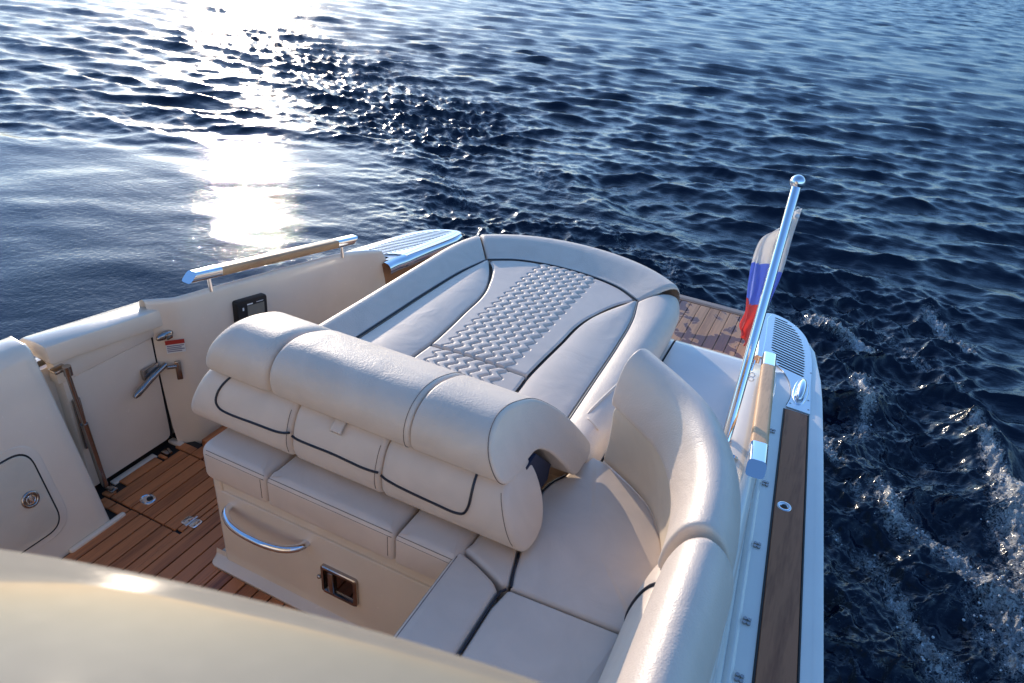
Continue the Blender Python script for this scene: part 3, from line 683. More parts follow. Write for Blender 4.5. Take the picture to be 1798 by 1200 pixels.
# pull tab of the middle pad
m = MB(); m.loft([[(x, yf(z) - o, z) for x in np.linspace(-1.080, -1.042, 6)] for z, o in ((.762, .0), (.752, .009), (.742, .012), (.733, .011), (.727, .004))], False); tab = m.build('pull_tab', M['leather_smooth'], br)
sm = tab.modifiers.new('thickness', 'SOLIDIFY'); sm.thickness = .003
m = MB()
for x in (-1.070, -1.053): m.tube([(x, yf(z) - o - .0022, z) for z, o in ((.762, .0), (.752, .009), (.742, .012), (.733, .011), (.728, .005))], .0011, 5)
m.build('stitching', M['stitch'], tab)
MB().loft([[(x, y, z) for y, z in ((1.40, .742), (1.46, .748), (1.60, .61), (1.585, .562), (1.42, .562))] for x in (X(-.52), X(.524))], True, True, True).build('frame', M['navy'], br)

# corner seat: two seat cushions and the padded front edge
pipe_line = [(-.452, 1.180), (-.468, 1.23), (-.482, 1.29), (-.520, 1.42), (-.530, 1.53), (-.520, 1.60), (-.495, 1.655)]
outer = [(-.452, 1.785), (-.40, 1.775), (-.368, 1.754), (-.295, 1.71), (-.227, 1.655), (-.171, 1.566), (-.140, 1.50), (-.122, 1.42), (-.112, 1.32), (-.115, 1.205)]
pl = np.vstack([spl(pipe_line, 40), spl([(-.487, 1.70), (-.468, 1.755)], 4), spl(outer, 60), spl([(-.14, 1.194), (-.25, 1.190), (-.43, 1.181)], 30)])
cs = empty('corner_seat_cushion', (-.31, 1.45, .44), 'cream corner seat cushion with rounded outer edge under the curved bolster', 'seat cushion')
cushion_poly(pl, .44, ZS - .004, .012, M['leather_smooth'], 'cushion', cs, .010)
MB().tube([(x, y, ZS - .006) for x, y in spl([(-.4525, 1.182)] + pipe_line[1:], 50)], .0036, 8).build('piping', M['piping'], cs)
pl = dense(rpoly([(-.610, 1.262), (-.618, 1.235), (-.54, 1.205), (-.470, 1.176), (-.460, 1.186), (-.474, 1.24), (-.488, 1.29), (-.526, 1.42), (-.538, 1.53), (-.605, 1.53)], .008, 4), .01)
cushion_poly(pl, .44, ZS - .002, .014, M['leather_smooth'], 'front_edge', cs, .002)
fc = empty('side_seat_cushion', (-.38, .6, .44), 'cream seat cushion with black piped front edge running forward from the corner', 'seat cushion')
pl = dense(rpoly([(-.455, 1.172), (-.468, 1.1), (-.468, -.5), (-.15, -.5), (-.15, 1.188)], [.01, 0, .01, .01, .01], 5), .02)
cushion_poly(pl, .44, ZS - .002, .012, M['leather_smooth'], 'cushion', fc, .010)
m = MB(); rings = []
for y, k in [(-.5, 1), (0, 1), (.6, 1), (1.0, 1), (1.15, 1)]:
    pass
pl = dense(rpoly([(-.625, 1.225), (-.632, 1.19), (-.632, -.5), (-.475, -.5), (-.475, 1.155), (-.50, 1.178), (-.56, 1.205)], [.012, .02, .01, .01, .01, .01, .01], 5), .02)
cushion_poly(pl, .44, ZS, .018, M['leather_smooth'], 'front_edge', fc, .004)
MB().tube([(-.4712, y, ZS - .004) for y in np.linspace(-.5, 1.135, 30)] + [(-.468, 1.155, ZS - .004), (-.460, 1.170, ZS - .005)], .0036, 8).build('piping', M['piping'], fc)
ys = np.linspace(-.4, 1.20, 60); stitches(fc, [(-.6325, y, ZS - .022) for y in ys], [(-.6295, y, ZS - .010) for y in ys], [(-.620, y, ZS - .001) for y in ys])
# side back pad between seat and bolster
m = MB(); sec0 = [(-.152, .550), (-.158, .575), (-.154, .62), (-.137, .68), (-.115, .72), (-.08, .74), (-.04, .73), (-.03, .60), (-.04, .552)]
sec0 = closed_spl(sec0, 40); c0 = sec0.mean(0)
sb = empty('side_back_pad', (-.1, .6, .55), 'narrow cream back pad with black piping below the straight bolster', 'back pad')
def padlen(ys, name):
    m = MB(); rr = [];
    for y, k in ys: rr.append([(c0[0] + (a - c0[0]) * k, y, c0[1] + (b - c0[1]) * k - (1 - k) * .03) for a, b in sec0])
    return m.loft(rr, True, True, True).build(name, M['leather_smooth'], sb)
padlen([(-.4, .9), (-.39, 1), (.4, 1), (1.195, 1), (1.205, .98)], 'pad'); padlen([(1.213, .98), (1.222, 1), (1.27, .98), (1.32, .86), (1.35, .62), (1.362, .3)], 'pad')
m = MB().tube([(a, 1.209, b) for a, b in sec0[:24]], .0045, 8); m.tube([(-.1575, y, .556) for y in np.linspace(-.4, 1.209, 30)], .0045, 8); m.build('piping', M['piping'], sb)

# curved coaming bolster: cap over a plain backing, swept along the back of the corner seat
base = spl([(-.418, 1.792), (-.368, 1.762), (-.297, 1.716), (-.229, 1.660), (-.172, 1.570), (-.138, 1.48), (-.118, 1.38), (-.112, 1.285), (-.112, 1.26)], 70)
bfwd = spl([(-.098, 1.246), (-.098, 1.0), (-.096, .6), (-.09, 0), (-.08, -.5)], 50)
cap = [(-.002, .732), (-.012, .742), (-.012, .78), (.0, .84), (.026, .895), (.065, .918), (.105, .900), (.135, .855), (.150, .79), (.152, .70), (.145, .64), (.10, .63), (.05, .66), (.015, .715)]
CAP = closed_spl(cap, 64); cc = CAP.mean(0)
def sweep(path, prof, zoff, ends, wfun=lambda s: 1.):
    T = np.gradient(path, axis=0); N = np.stack([-T[:, 1], T[:, 0]], 1); N /= np.linalg.norm(N, axis=1)[:, None]
    if N[0, 0] < 0 and N[0, 1] < 0: N = -N
    if N[len(N) // 2, 0] < 0: N = -N
    s = np.concatenate([[0], np.cumsum(np.linalg.norm(np.diff(path, axis=0), axis=1))]); tot = s[-1]; rings = []
    c = prof.mean(0)
    for i in range(len(path)):
        k = 1.
        d0, d1 = s[i], tot - s[i]; ins = 0
        for d, r in ((d0, ends[0]), (d1, ends[1])):
            if r and d < r: ins = max(ins, r * (1 - math.sqrt(max(0, 1 - (1 - d / r) ** 2))))
        q = prof.copy(); L = np.linalg.norm(q - c, axis=1)[:, None]; q = q - (q - c) / L * np.minimum(ins, L * .9)
        w = wfun(s[i] / tot)
        rings.append([(path[i, 0] + N[i, 0] * a * w, path[i, 1] + N[i, 1] * a * w, b + zoff(s[i] / tot)) for a, b in q])
    return MB().loft(rings, True, True, True)
cb_ = empty('coaming_bolster', (-.08, 1.3, .55), 'pebbled cream leather bolster curving around the corner seat', 'bolster')
sp2 = lambda p, n: np.vstack([p[:1] + (p[1:2] - p[:1]) * t for t in (0, .12, .3, .6)] + [p[1:-1]] + [p[-2:-1] + (p[-1:] - p[-2:-1]) * t for t in (.4, .7, .88, 1)])
base_d = sp2(base, 0); bf = sp2(bfwd, 0)
sweep(base_d, CAP, lambda t: .022 * (1 - t) ** 2 - .02 * t, (.006, .012)).build('cap', M['leather_coarse'], cb_, sharp=70)
sweep(bf, CAP, lambda t: -.028, (.026, 0)).build('cap', M['leather_coarse'], cb_, sharp=70)
bk = closed_spl([(.0, .535), (.004, .60), (.004, .68), (.004, .738), (.03, .76), (.10, .75), (.12, .70), (.13, .60), (.10, .535), (.05, .53)], 40)
sweep(sp2(spl(np.vstack([base[:60], base[60:]]), 70), 0), bk, lambda t: 0, (.006, 0)).build('backing', M['vinyl'], cb_)
T = base; seam = []
bN = np.gradient(base, axis=0); bN = np.stack([-bN[:, 1], bN[:, 0]], 1); bN /= np.linalg.norm(bN, axis=1)[:, None]
if bN[35, 0] < 0: bN = -bN
stitches(cb_, [(base[i, 0] + bN[i, 0] * .1535, base[i, 1] + bN[i, 1] * .1535, .70) for i in range(2, 69)], r=.0012)

# ------------------------------------------------------------------ sun pad
sun = empty('sun_pad', (XC, 2.45, .44), 'large cream sun lounge pad with wavy quilted centre and raised rim', 'sun pad')
NS = 120
pin_p = spl([(X(.466), 1.74), (X(.461), 1.944), (X(.454), 2.192), (X(.446), 2.463), (X(.428), 2.73), (X(.391), 2.930)], NS)
pin_s = pin_p.copy(); pin_s[:, 0] = 2 * XC - pin_s[:, 0]
pout_p = spl([(X(.615), 1.74), (X(.612), 1.943), (X(.606), 2.2), (X(.602), 2.45), (X(.598), 2.704), (X(.595), 2.87), (X(.580), 3.01), (X(.548), 3.125)], NS)
pout_s = pout_p.copy(); pout_s[:, 0] = 2 * XC - pout_s[:, 0]
ain = spl([(X(-.388), 2.937), (X(-.27), 3.018), (X(-.14), 3.056), (X(0), 3.068), (X(.14), 3.056), (X(.27), 3.018), (X(.388), 2.937)], NS)
aout = spl([(X(-.545), 3.130), (X(-.43), 3.220), (X(-.30), 3.288), (X(-.15), 3.330), (X(0), 3.343), (X(.15), 3.330), (X(.30), 3.288), (X(.43), 3.220), (X(.545), 3.130)], NS)
def ruled(A, B, prof, r=.012, ends=(.012, .012), zf=None, depth=.018):
    """strip between two plan curves; prof is [(u, z)]; ends of the strip are rolled down"""
    d = np.concatenate([[0], np.cumsum(np.linalg.norm(np.diff((A + B) / 2, axis=0), axis=1))]); tot = d[-1]; rings = []
    add = lambda k, q: np.concatenate([[0, .06, .18, .45], np.arange(1, q - 2), [q - 1.45, q - 1.18, q - 1.06, q - 1]])
    idx = add(0, len(A))
    for t in idx:
        i = int(min(t, len(A) - 2)); f = t - i; a = A[i] * (1 - f) + A[i + 1] * f; b = B[i] * (1 - f) + B[i + 1] * f; s = d[i] * (1 - f) + d[i + 1] * f
        dz = 0
        for q, e in ((s, ends[0]), (tot - s, ends[1])):
            if e and q < e: dz = max(dz, depth * (1 - math.sqrt(max(0, 1 - (1 - q / e) ** 2))))
        ring = []
        for u, z in prof:
            p = a + (b - a) * u; ring.append((p[0], p[1], z - dz * (1 if z > .50 else 0) + (zf(u, s) if zf else 0)))
        rings.append(ring)
    return MB().loft(rings, False)
rim = spl([(0, .500), (.0, .535), (.02, .552), (.08, .556), (.25, .571), (.45, .588), (.62, .600), (.78, .602), (.90, .590), (.965, .562), (.995, .525), (1.0, .49), (.99, .46), (.96, .44)], 44)
rim_p = spl([(0, .500), (.0, .535), (.02, .552), (.08, .558), (.25, .569), (.45, .575), (.60, .573), (.76, .562), (.88, .545), (.95, .525), (.985, .505), (.98, .485), (.93, .46), (.82, .435), (.68, .405), (.60, .39)], 44)
ruled(pin_s, pout_s, rim, ends=(.02, .014)).build('rim', M['leather'], sun)
pr = ruled(pin_p, pout_p, rim_p, ends=(.02, .014)).build('rim', M['leather'], sun)
ar = ruled(ain, aout, rim, ends=(.014, .014)).build('rim', M['leather'], sun)
# moulded welts near the forward end of the port rim
m = MB(); dent = lambda a, b, r: m.tube(spl([a, tuple((np.array(a) + np.array(b)) / 2 + np.array((0, 0, .003))), b], 12), [r * .3] + [r] * 10 + [r * .3], 8)
dent((X(.512), 1.955, .572), (X(.545), 2.20, .572), .006); dent((X(.520), 1.93, .572), (X(.575), 1.895, .566), .006); m.build('welt', M['leather'], pr)
seam_s = spl([(X(-.206), 1.74), (X(-.201), 2.0), (X(-.197), 2.09), (X(-.203), 2.235), (X(-.215), 2.404), (X(-.224), 2.552), (X(-.250), 2.673), (X(-.308), 2.807), (X(-.372), 2.920)], NS)
seam_p = seam_s.copy(); seam_p[:, 0] = 2 * XC - seam_p[:, 0]
seam_p[:, 0] += .03 * (1 - np.linspace(0, 1, NS) ** 2)
side = spl([(0, .510), (.0, .532), (.025, .547), (.08, .552), (.3, .557), (.5, .559), (.7, .557), (.9, .551), (.97, .546), (1.0, .530), (1.0, .51)], 32)
def taper(A, B, k=.004): return A, B
ruled(np.array([p + (q - p) * .012 for p, q in zip(pin_s, seam_s)]), np.array([q + (p - q) * .012 for p, q in zip(pin_s, seam_s)]), side, ends=(.02, .01)).build('side_panel', M['leather_smooth'], sun)
ruled(np.array([p + (q - p) * .012 for p, q in zip(pin_p, seam_p)]), np.array([q + (p - q) * .012 for p, q in zip(pin_p, seam_p)]), side, ends=(.02, .01)).build('side_panel', M['leather_smooth'], sun)
# quilted centre: wavy channels run fore and aft
def centre(y0, y1, name, aft=False):
    nx, ny = 230, int((y1 - y0) / .0036); V = []
    ys = np.linspace(y0, y1, ny); ls = np.interp(ys, seam_s[:, 1], seam_s[:, 0]); rs_ = np.interp(ys, seam_p[:, 1], seam_p[:, 0])
    m = MB(); rings = []
    for y, a, b in zip(ys, ls, rs_):
        t = np.linspace(0, 1, nx); x = a + .004 + (b - a - .008) * t
        lim = np.interp(x, ain[:, 0], ain[:, 1]) - .006
        if aft:
            yy = y0 + (y - y0) * (lim - y0) / (y1 - y0) if True else y
            yy = np.where(y > 2.7, 2.7 + (y - 2.7) * (lim - 2.7) / (y1 - 2.7), y)
        else: yy = np.full(nx, y)
        d = np.minimum(x - a, b - x); e = np.minimum(yy - y0, (lim if aft else y1) - yy)
        z = .5505 + .004 * np.sin(np.pi * np.clip((x - a) / (b - a), 0, 1))
        for q, w in ((d, .014), (e, .012)): z = z - .020 * (1 - np.sqrt(np.clip(1 - (1 - np.clip(q / w, 0, 1)) ** 2, 0, 1)))
        pit = .0466; u = (x - XC + .0012 * np.sin(31 * yy + 9 * x)) / pit + (.235 + .02 * np.sin(17 * yy + 23 * x)) * np.sin(2 * np.pi * yy / .0615) + .05 * np.sin(4 * np.pi * yy / .0615)
        half = 3.0; inside = np.clip((half - np.abs(u)) / .06, 0, 1)
        near = np.clip((half + .16 - np.abs(u)) / .02, 0, 1)
        puff = .0040 * (1 - np.abs(2 * ((u % 1) - .5)) ** 3) * inside
        z = z + puff - .0054 * np.exp(-((np.abs(((u + half) % 1 + .5) % 1 - .5)) / .12) ** 2) * near
        rings.append(np.c_[x, yy, z])
    return MB().loft(rings, False).build(name, M['leather_smooth'], sun, sharp=180)
centre(1.74, 2.083, 'quilted_panel'); centre(2.089, 2.94, 'quilted_panel', True)
m = MB().tube(np.c_[pin_s, np.full(NS, .5515)], .0042, 8); m.tube(np.c_[pin_p, np.full(NS, .5515)], .0042, 8); m.tube(np.c_[ain, np.full(NS, .5515)], .0042, 8); m.build('piping', M['piping'], sun)
stitches(sun, np.c_[seam_s[10:], np.full(NS - 10, .534)], np.c_[seam_p[10:], np.full(NS - 10, .534)], r=.003)
m = MB().prism(np.vstack([[(X(-.58), 1.75), (X(-.58), 2.9)], aout[::6] * .97 + np.array((XC, 3.0)) * .03, [(X(.58), 2.9), (X(.58), 1.75)]]), .425, .50); m.build('pad_core', M['leather_smooth'], sun)

# ------------------------------------------------------------------ glossy moulded panel close to the camera
edge = spl([(-1.35, -.25), (-.95, -.03), (-.72, .065), (-.525, .150), (-.450, .180), (-.365, .208), (-.279, .231), (-.194, .2505), (-.113, .266), (-.074, .2717), (-.031, .277), (.15, .288), (.5, .285)], 110)
m = MB(); rings = []
for x, y in edge:
    z0 = 1.60; rings.append([(x, y - .01, z0 - .40), (x, y - .004, z0 - .06), (x, y, z0 - .008), (x, y - .0015, z0 - .003), (x, y - .005, z0 + .001), (x, y - .012, z0 + .005)] + [(x, y - .012 - q, z0 + .005 + .50 * q - .05 * q * q) for q in (.02, .05, .09, .14, .2, .28, .38, .5)])
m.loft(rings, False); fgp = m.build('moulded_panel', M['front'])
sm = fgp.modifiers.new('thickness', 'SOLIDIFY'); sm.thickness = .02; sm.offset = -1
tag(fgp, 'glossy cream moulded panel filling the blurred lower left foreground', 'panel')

m = MB().prism(rpoly([(-2.25, -2.6), (.15, -2.6), (.15, -.95), (-2.25, -.95)], .10), -.02, 2.15, .05); bounce_blk = m.build('added_bounce_block', M['cream'], boat)  # unseen block added behind the camera to bounce warm light into the cockpit
MB().prism(rpoly([(-2.35, -2.7), (.25, -2.7), (.25, -.25), (-2.35, -.25)], .25), 2.42, 2.50, .03).build('added_sky_blocker', M['cream'], bounce_blk)  # unseen slab added overhead to hold back blue sky light
for x in (-2.2, .1): MB().box((x, -1.4, 2.28), (.08, 1.6, .28), .02).build('added_blocker_support', M['cream'], bounce_blk)  # uprights under the added overhead slab, out of view

# ------------------------------------------------------------------ water
def gauss_seg(x, y, a, b, w):
    a = np.array(a); b = np.array(b); d = b - a; L = d @ d + 1e-9
    t = np.clip(((x - a[0]) * d[0] + (y - a[1]) * d[1]) / L, 0, 1)
    return np.exp(-(((x - a[0] - t * d[0]) ** 2 + (y - a[1] - t * d[1]) ** 2)) / w ** 2)
def smooth(a, b, v): t = np.clip((v - a) / (b - a), 0, 1); return t * t * (3 - 2 * t)
def waterfield():
    # rays fan out from below the helm; rows get wider with distance
    rs = [.45]
    while rs[-1] < 110: rs.append(rs[-1] + min(.24, max(.0095, rs[-1] ** 2 / 1750)))
    while rs[-1] < 6000: rs.append(rs[-1] * 1.25)
    rs = np.array(rs)
    th = np.concatenate([np.arange(-180, -82, 3.0), np.arange(-80, 44, .092), np.arange(46, 181, 3.0)]); th = np.radians(th)
    RR_, TT = np.meshgrid(rs, th, indexing='ij'); x = (RR_ * np.sin(TT)).ravel(); y = (RR_ * np.cos(TT)).ravel(); r = RR_.ravel()
    z = np.zeros_like(x); dx = np.zeros_like(x); dy = np.zeros_like(x)
    # local state of the sea
    wake_mid = gauss_seg(x, y, (-1.0, 3.6), (-2.4, 5.6), 1.0) + gauss_seg(x, y, (-2.4, 5.6), (-5.2, 8.2), .9) + gauss_seg(x, y, (-5.2, 8.2), (-12, 12), 1.1)
    wake_mid = np.clip(wake_mid, 0, 1)
    port = smooth(1.35, .95, x) * smooth(6.6, 5.2, y) * smooth(-.6, .1, x)
    port = np.clip(port, 0, 1)
    calm = np.clip(smooth(-1.9, -3.2, x) * smooth(1.0, -.9, (y - 4.35) - (x + 7.65) * .75) + .85 * gauss_seg(x, y, (-4.5, 5.0), (-3.4, 4.6), .8), 0, 1) * (1 - .7 * wake_mid)
    slick = gauss_seg(x, y, (-3.0, 6.3), (-1.6, 6.0), .7)
    lams = np.concatenate([np.geomspace(3.0, 1.15, 8), np.geomspace(1.1, .26, 52), np.geomspace(.25, .09, 40)])
    main = R(160)
    for k, lam in enumerate(lams):
        ang = main + rng.normal(0, .36 if lam > .3 else .65); kx, ky = math.sin(ang) * 2 * np.pi / lam, math.cos(ang) * 2 * np.pi / lam
        ph = rng.uniform(0, 2 * np.pi)
        slope = .020 if lam > 1.12 else .038 if lam > .72 else .070 if lam > .25 else .046
        amp = slope * lam / (2 * np.pi) * rng.uniform(.6, 1.4)
        wx = x + .35 * lam * np.sin(.31 * y / lam ** .5 + k) ; wy = y + .35 * lam * np.sin(.27 * x / lam ** .5 + 2 * k)
        a = kx * wx + ky * wy + ph
        env = .65 + .5 * np.sin(kx * .13 * x - ky * .11 * y + k * 1.7) * np.sin(ky * .12 * x + kx * .1 * y + k)
        keep = np.clip((lam / np.maximum(.0095, np.minimum(.24, r ** 2 / 1750)) - 1.3) / 1.2, 0, 1) if lam < 2.5 else 1
        if lam > 1.1: loc = 1 - .80 * calm
        elif lam > .3: loc = 1 - .90 * calm - .35 * slick
        else: loc = (1 - .93 * calm) * (1 - .5 * slick) * (1 + 1.0 * wake_mid + .9 * port)
        A = amp * env * keep * np.clip(loc, 0, 3)
        z += A * np.cos(a); ch = .95
        dx -= ch * A * math.sin(ang) * np.sin(a); dy -= ch * A * math.cos(ang) * np.sin(a)
    # long lazy swell in the lee of the turn
    for lam, ang, am in ((1.6, R(120), .0040), (.95, R(135), .0022), (.62, R(112), .0012), (.4, R(140), .0006), (2.3, R(150), .005)):
        z += calm * am * np.cos((math.sin(ang) * x + math.cos(ang) * y) * 2 * np.pi / lam + 1.3 * np.sin(x * .8) + 1.1 * np.sin(y * 1.1 + x * .5))
    # turbulence behind the propeller and along the port side
    turb = np.zeros_like(x); nr = 30
    lam = np.geomspace(.55, .085, nr)
    for k in range(nr):
        ang = rng.uniform(0, 2 * np.pi); kx, ky = math.sin(ang) * 2 * np.pi / lam[k], math.cos(ang) * 2 * np.pi / lam[k]
        keep = np.clip((lam[k] / np.maximum(.0095, r ** 2 / 1750) - 1.2) / 2, 0, 1)
        q = np.sin(kx * (x + .10 * np.sin(4.1 * y + k) + .05 * np.sin(9 * y + 2 * k)) + ky * (y + .10 * np.sin(3.7 * x + 2 * k) + .05 * np.sin(8 * x + k)) + k * 2.1)
        turb += keep * (1 - 2 * np.abs(q) ** .8) * .052 * lam[k] / (2 * np.pi) * 1.5
    z += turb * np.clip(wake_mid * .9 + port * .75 + .08, 0, 1.2) * (1 - .85 * slick) * (1 - calm * .9)
    # rolling diverging waves thrown off the port side
    for k in range(12):
        lm = .38 + .05 * k; ang = R(62) + rng.normal(0, .32); q = np.sin((math.sin(ang) * (x + .06 * np.sin(5 * y + k)) + math.cos(ang) * (y + .06 * np.sin(4.3 * x + k))) * np.pi / lm + rng.uniform(0, 6.3))
        keep = np.clip((lm / np.maximum(.0095, r ** 2 / 1750) - 2) / 2, 0, 1)
        z += keep * (.32 - np.abs(q)) * .030 * lm * port * (.6 + .4 * np.sin(x * 2.1 + y * 1.3 + k))
    # crest of the bow wave that runs down the port side, and two smaller ridges inside it
    crest = [((1.32, 3.05), (1.24, 3.55), .11, .055), ((1.24, 3.55), (1.13, 4.0), .10, .050), ((1.13, 4.0), (1.0, 4.75), .12, .045), ((1.05, 5.2), (.9, 5.7), .2, .05), ((.52, 3.75), (.55, 4.35), .13, .045), ((.25, 5.0), (.48, 4.8), .13, .05), ((.62, 3.2), (.85, 3.05), .14, .03), ((-2.6, 6.9), (-1.9, 6.2), .25, .04), ((-1.9, 6.2), (-1.2, 6.0), .2, .03), ((-4.4, 6.7), (-3.3, 5.6), .22, .04), ((.35, 2.75), (.9, 2.2), .12, .03)]
    for a, b, w, hgt in crest:
        g = gauss_seg(x, y, a, b, w); z += g * hgt
        z -= gauss_seg(x, y, (a[0] + w * 2.0, a[1]), (b[0] + w * 2.0, b[1]), w * 1.6) * hgt * .6
    # foam cover
    foam = np.zeros_like(x)
    lines = [((.12, 5.05), (.40, 4.90), .10, .95), ((.40, 4.92), (.48, 4.80), .06, 1), ((.88, 5.62), (1.0, 5.35), .07, .9), ((1.0, 5.35), (1.13, 5.16), .06, .9), ((.55, 5.2), (.85, 4.95), .06, .62),
             ((.47, 4.42), (.54, 4.05), .065, 1), ((.54, 4.05), (.50, 3.74), .05, .85), ((.30, 3.72), (.40, 3.46), .07, 1), ((.74, 4.9), (.88, 4.8), .06, .7), ((1.0, 4.72), (1.06, 4.55), .03, .75), ((1.09, 4.2), (1.12, 3.92), .045, .95),
             ((1.13, 3.9), (1.20, 3.55), .055, 1), ((1.20, 3.55), (1.27, 3.28), .11, 1.05), ((1.25, 3.3), (1.3, 3.0), .15, 1.0), ((.62, 3.32), (.70, 3.12), .07, 1), ((.70, 3.12), (.95, 3.02), .10, .85), ((.95, 3.02), (1.12, 2.86), .12, .95), ((1.12, 2.86), (1.18, 2.5), .16, .9),
             ((.60, 2.85), (.72, 2.62), .06, .8), ((.72, 2.62), (.84, 2.40), .07, .85), ((.84, 2.4), (1.0, 2.2), .10, .9), ((.5, 3.28), (.55, 3.2), .04, .75), ((.45, 2.9), (.6, 2.75), .05, .5),
             ((-1.0, 5.3), (-.8, 4.7), .10, .52), ((-2.9, 6.9), (-2.5, 6.4), .14, .45), ((-1.6, 5.7), (-1.2, 5.3), .10, .45), ((-3.7, 6.2), (-3.0, 5.6), .18, .42)]
    for a, b, w, k in lines: foam = np.maximum(foam, k * gauss_seg(x, y, a, b, w * 1.15))
    foam = np.maximum(foam, .30 * port * smooth(6.2, 3.5, y)); foam = np.maximum(foam, .22 * wake_mid)
    fr = np.zeros_like(x)
    for k, lm in enumerate(np.geomspace(.12, .03, 16)):
        ang = rng.uniform(0, 2 * np.pi); keep = np.clip(lm / np.maximum(.0095, r ** 2 / 1750) - 2.0, 0, 1)
        fr += keep * (1 - 2 * np.abs(np.sin(math.sin(ang) * 2 * np.pi / lm * (x + .02 * np.sin(23 * y + k)) + math.cos(ang) * 2 * np.pi / lm * (y + .02 * np.sin(19 * x + k)) + k))) * .016 * lm
    z += fr * np.clip(foam * 1.6 - .35, 0, 1) * 3.2 + np.clip(foam - .55, 0, 1) * .02
    k = smooth(220, 60, r); z *= k
    return np.c_[x + dx * k, y + dy * k, WATER + z], len(rs), len(th), foam, (.11 + .15 * smooth(4, 16, r)) * (1 - calm * .5), 1 - .86 * calm + .5 * wake_mid
V, nr_, nt_, foam, wrough, wbump = waterfield()
me = bpy.data.meshes.new('water'); nv = len(V); me.vertices.add(nv); me.vertices.foreach_set('co', V.astype(np.float32).ravel())
i = np.arange(nr_ - 1)[:, None] * nt_ + np.arange(nt_ - 1)[None, :]; Q = np.stack([i, i + nt_, i + nt_ + 1, i + 1], -1).reshape(-1, 4)[:, ::-1].astype(np.int32)
me.loops.add(Q.size); me.loops.foreach_set('vertex_index', Q.ravel()); me.polygons.add(len(Q)); me.polygons.foreach_set('loop_start', np.arange(0, Q.size, 4, dtype=np.int32)); me.polygons.foreach_set('use_smooth', np.ones(len(Q), bool))
me.update(calc_edges=True); me.validate()
if me.polygons[len(me.polygons) // 3].normal.z < 0: me.flip_normals()
at_ = me.attributes.new('foam', 'FLOAT', 'POINT'); at_.data.foreach_set('value', foam.astype(np.float32))
ar_ = me.attributes.new('ripple', 'FLOAT', 'POINT'); ar_.data.foreach_set('value', wrough.astype(np.float32))
ac_ = me.attributes.new('chop', 'FLOAT', 'POINT'); ac_.data.foreach_set('value', wbump.astype(np.float32))
wm, nt, b = new_mat('lake_water'); L = nt.links
at3 = node(nt, 'ShaderNodeAttribute', attribute_name='ripple'); L.new(at3.outputs['Fac'], b.inputs['Roughness'])
b.inputs['Base Color'].default_value = (.0015, .0065, .018, 1); b.inputs['Roughness'].default_value = .06; b.inputs['IOR'].default_value = 1.333
tc = node(nt, 'ShaderNodeTexCoord'); at2 = node(nt, 'ShaderNodeAttribute', attribute_name='foam')
n1 = node(nt, 'ShaderNodeTexNoise', Scale=28.0, Detail=4.0, Roughness=.6, Distortion=.6); L.new(tc.outputs['Object'], n1.inputs['Vector'])
vo = node(nt, 'ShaderNodeTexVoronoi', feature='DISTANCE_TO_EDGE', Scale=60.0); 
nz = node(nt, 'ShaderNodeTexNoise', Scale=13.0, Detail=7.0, Roughness=.72, Distortion=1.3); L.new(tc.outputs['Object'], nz.inputs['Vector'])
mxw = node(nt, 'ShaderNodeMixRGB', blend_type='ADD'); mxw.inputs[0].default_value = .10; L.new(tc.outputs['Object'], mxw.inputs[1]); L.new(nz.outputs['Color'], mxw.inputs[2]); L.new(mxw.outputs[0], vo.inputs['Vector'])
cell = node(nt, 'ShaderNodeMapRange'); cell.inputs[1].default_value = 0; cell.inputs[2].default_value = .22; cell.inputs[3].default_value = .17; cell.inputs[4].default_value = -.10; L.new(vo.outputs['Distance'], cell.inputs[0])
s1 = node(nt, 'ShaderNodeMath', operation='MULTIPLY_ADD'); s1.inputs[1].default_value = .62; L.new(at2.outputs['Fac'], s1.inputs[0]); L.new(cell.outputs[0], s1.inputs[2])
s2 = node(nt, 'ShaderNodeMath', operation='ADD'); L.new(s1.outputs[0], s2.inputs[0]); L.new(nz.outputs['Fac'], s2.inputs[1])
fr_ = node(nt, 'ShaderNodeMapRange'); fr_.inputs[1].default_value = .88; fr_.inputs[2].default_value = 1.14; L.new(s2.outputs[0], fr_.inputs[0])
fm = node(nt, 'ShaderNodeBsdfPrincipled'); fm.inputs['Base Color'].default_value = (.80, .80, .78, 1); fm.inputs['Roughness'].default_value = .45
fmul = node(nt, 'ShaderNodeMath', operation='MULTIPLY'); fmul.inputs[1].default_value = .92; L.new(fr_.outputs[0], fmul.inputs[0])
ms = node(nt, 'ShaderNodeMixShader'); L.new(fmul.outputs[0], ms.inputs[0]); L.new(b.outputs[0], ms.inputs[1]); L.new(fm.outputs[0], ms.inputs[2]); L.new(ms.outputs[0], nt.nodes['Material Output'].inputs['Surface'])
mpw = node(nt, 'ShaderNodeMapping'); mpw.inputs['Rotation'].default_value = (0, 0, R(-22)); mpw.inputs['Scale'].default_value = (.38, 1.0, 1.0); L.new(tc.outputs['Object'], mpw.inputs['Vector'])
n5 = node(nt, 'ShaderNodeTexNoise', Scale=5.2, Detail=5.0, Roughness=.62, Distortion=.35); L.new(mpw.outputs[0], n5.inputs['Vector'])
at4 = node(nt, 'ShaderNodeAttribute', attribute_name='chop'); hs_ = node(nt, 'ShaderNodeMath', operation='MULTIPLY_ADD'); hs_.inputs[1].default_value = .16; L.new(n1.outputs['Fac'], hs_.inputs[0])
hm_ = node(nt, 'ShaderNodeMath', operation='MULTIPLY'); L.new(n5.outputs['Fac'], hm_.inputs[0]); L.new(at4.outputs['Fac'], hm_.inputs[1]); L.new(hm_.outputs[0], hs_.inputs[2])
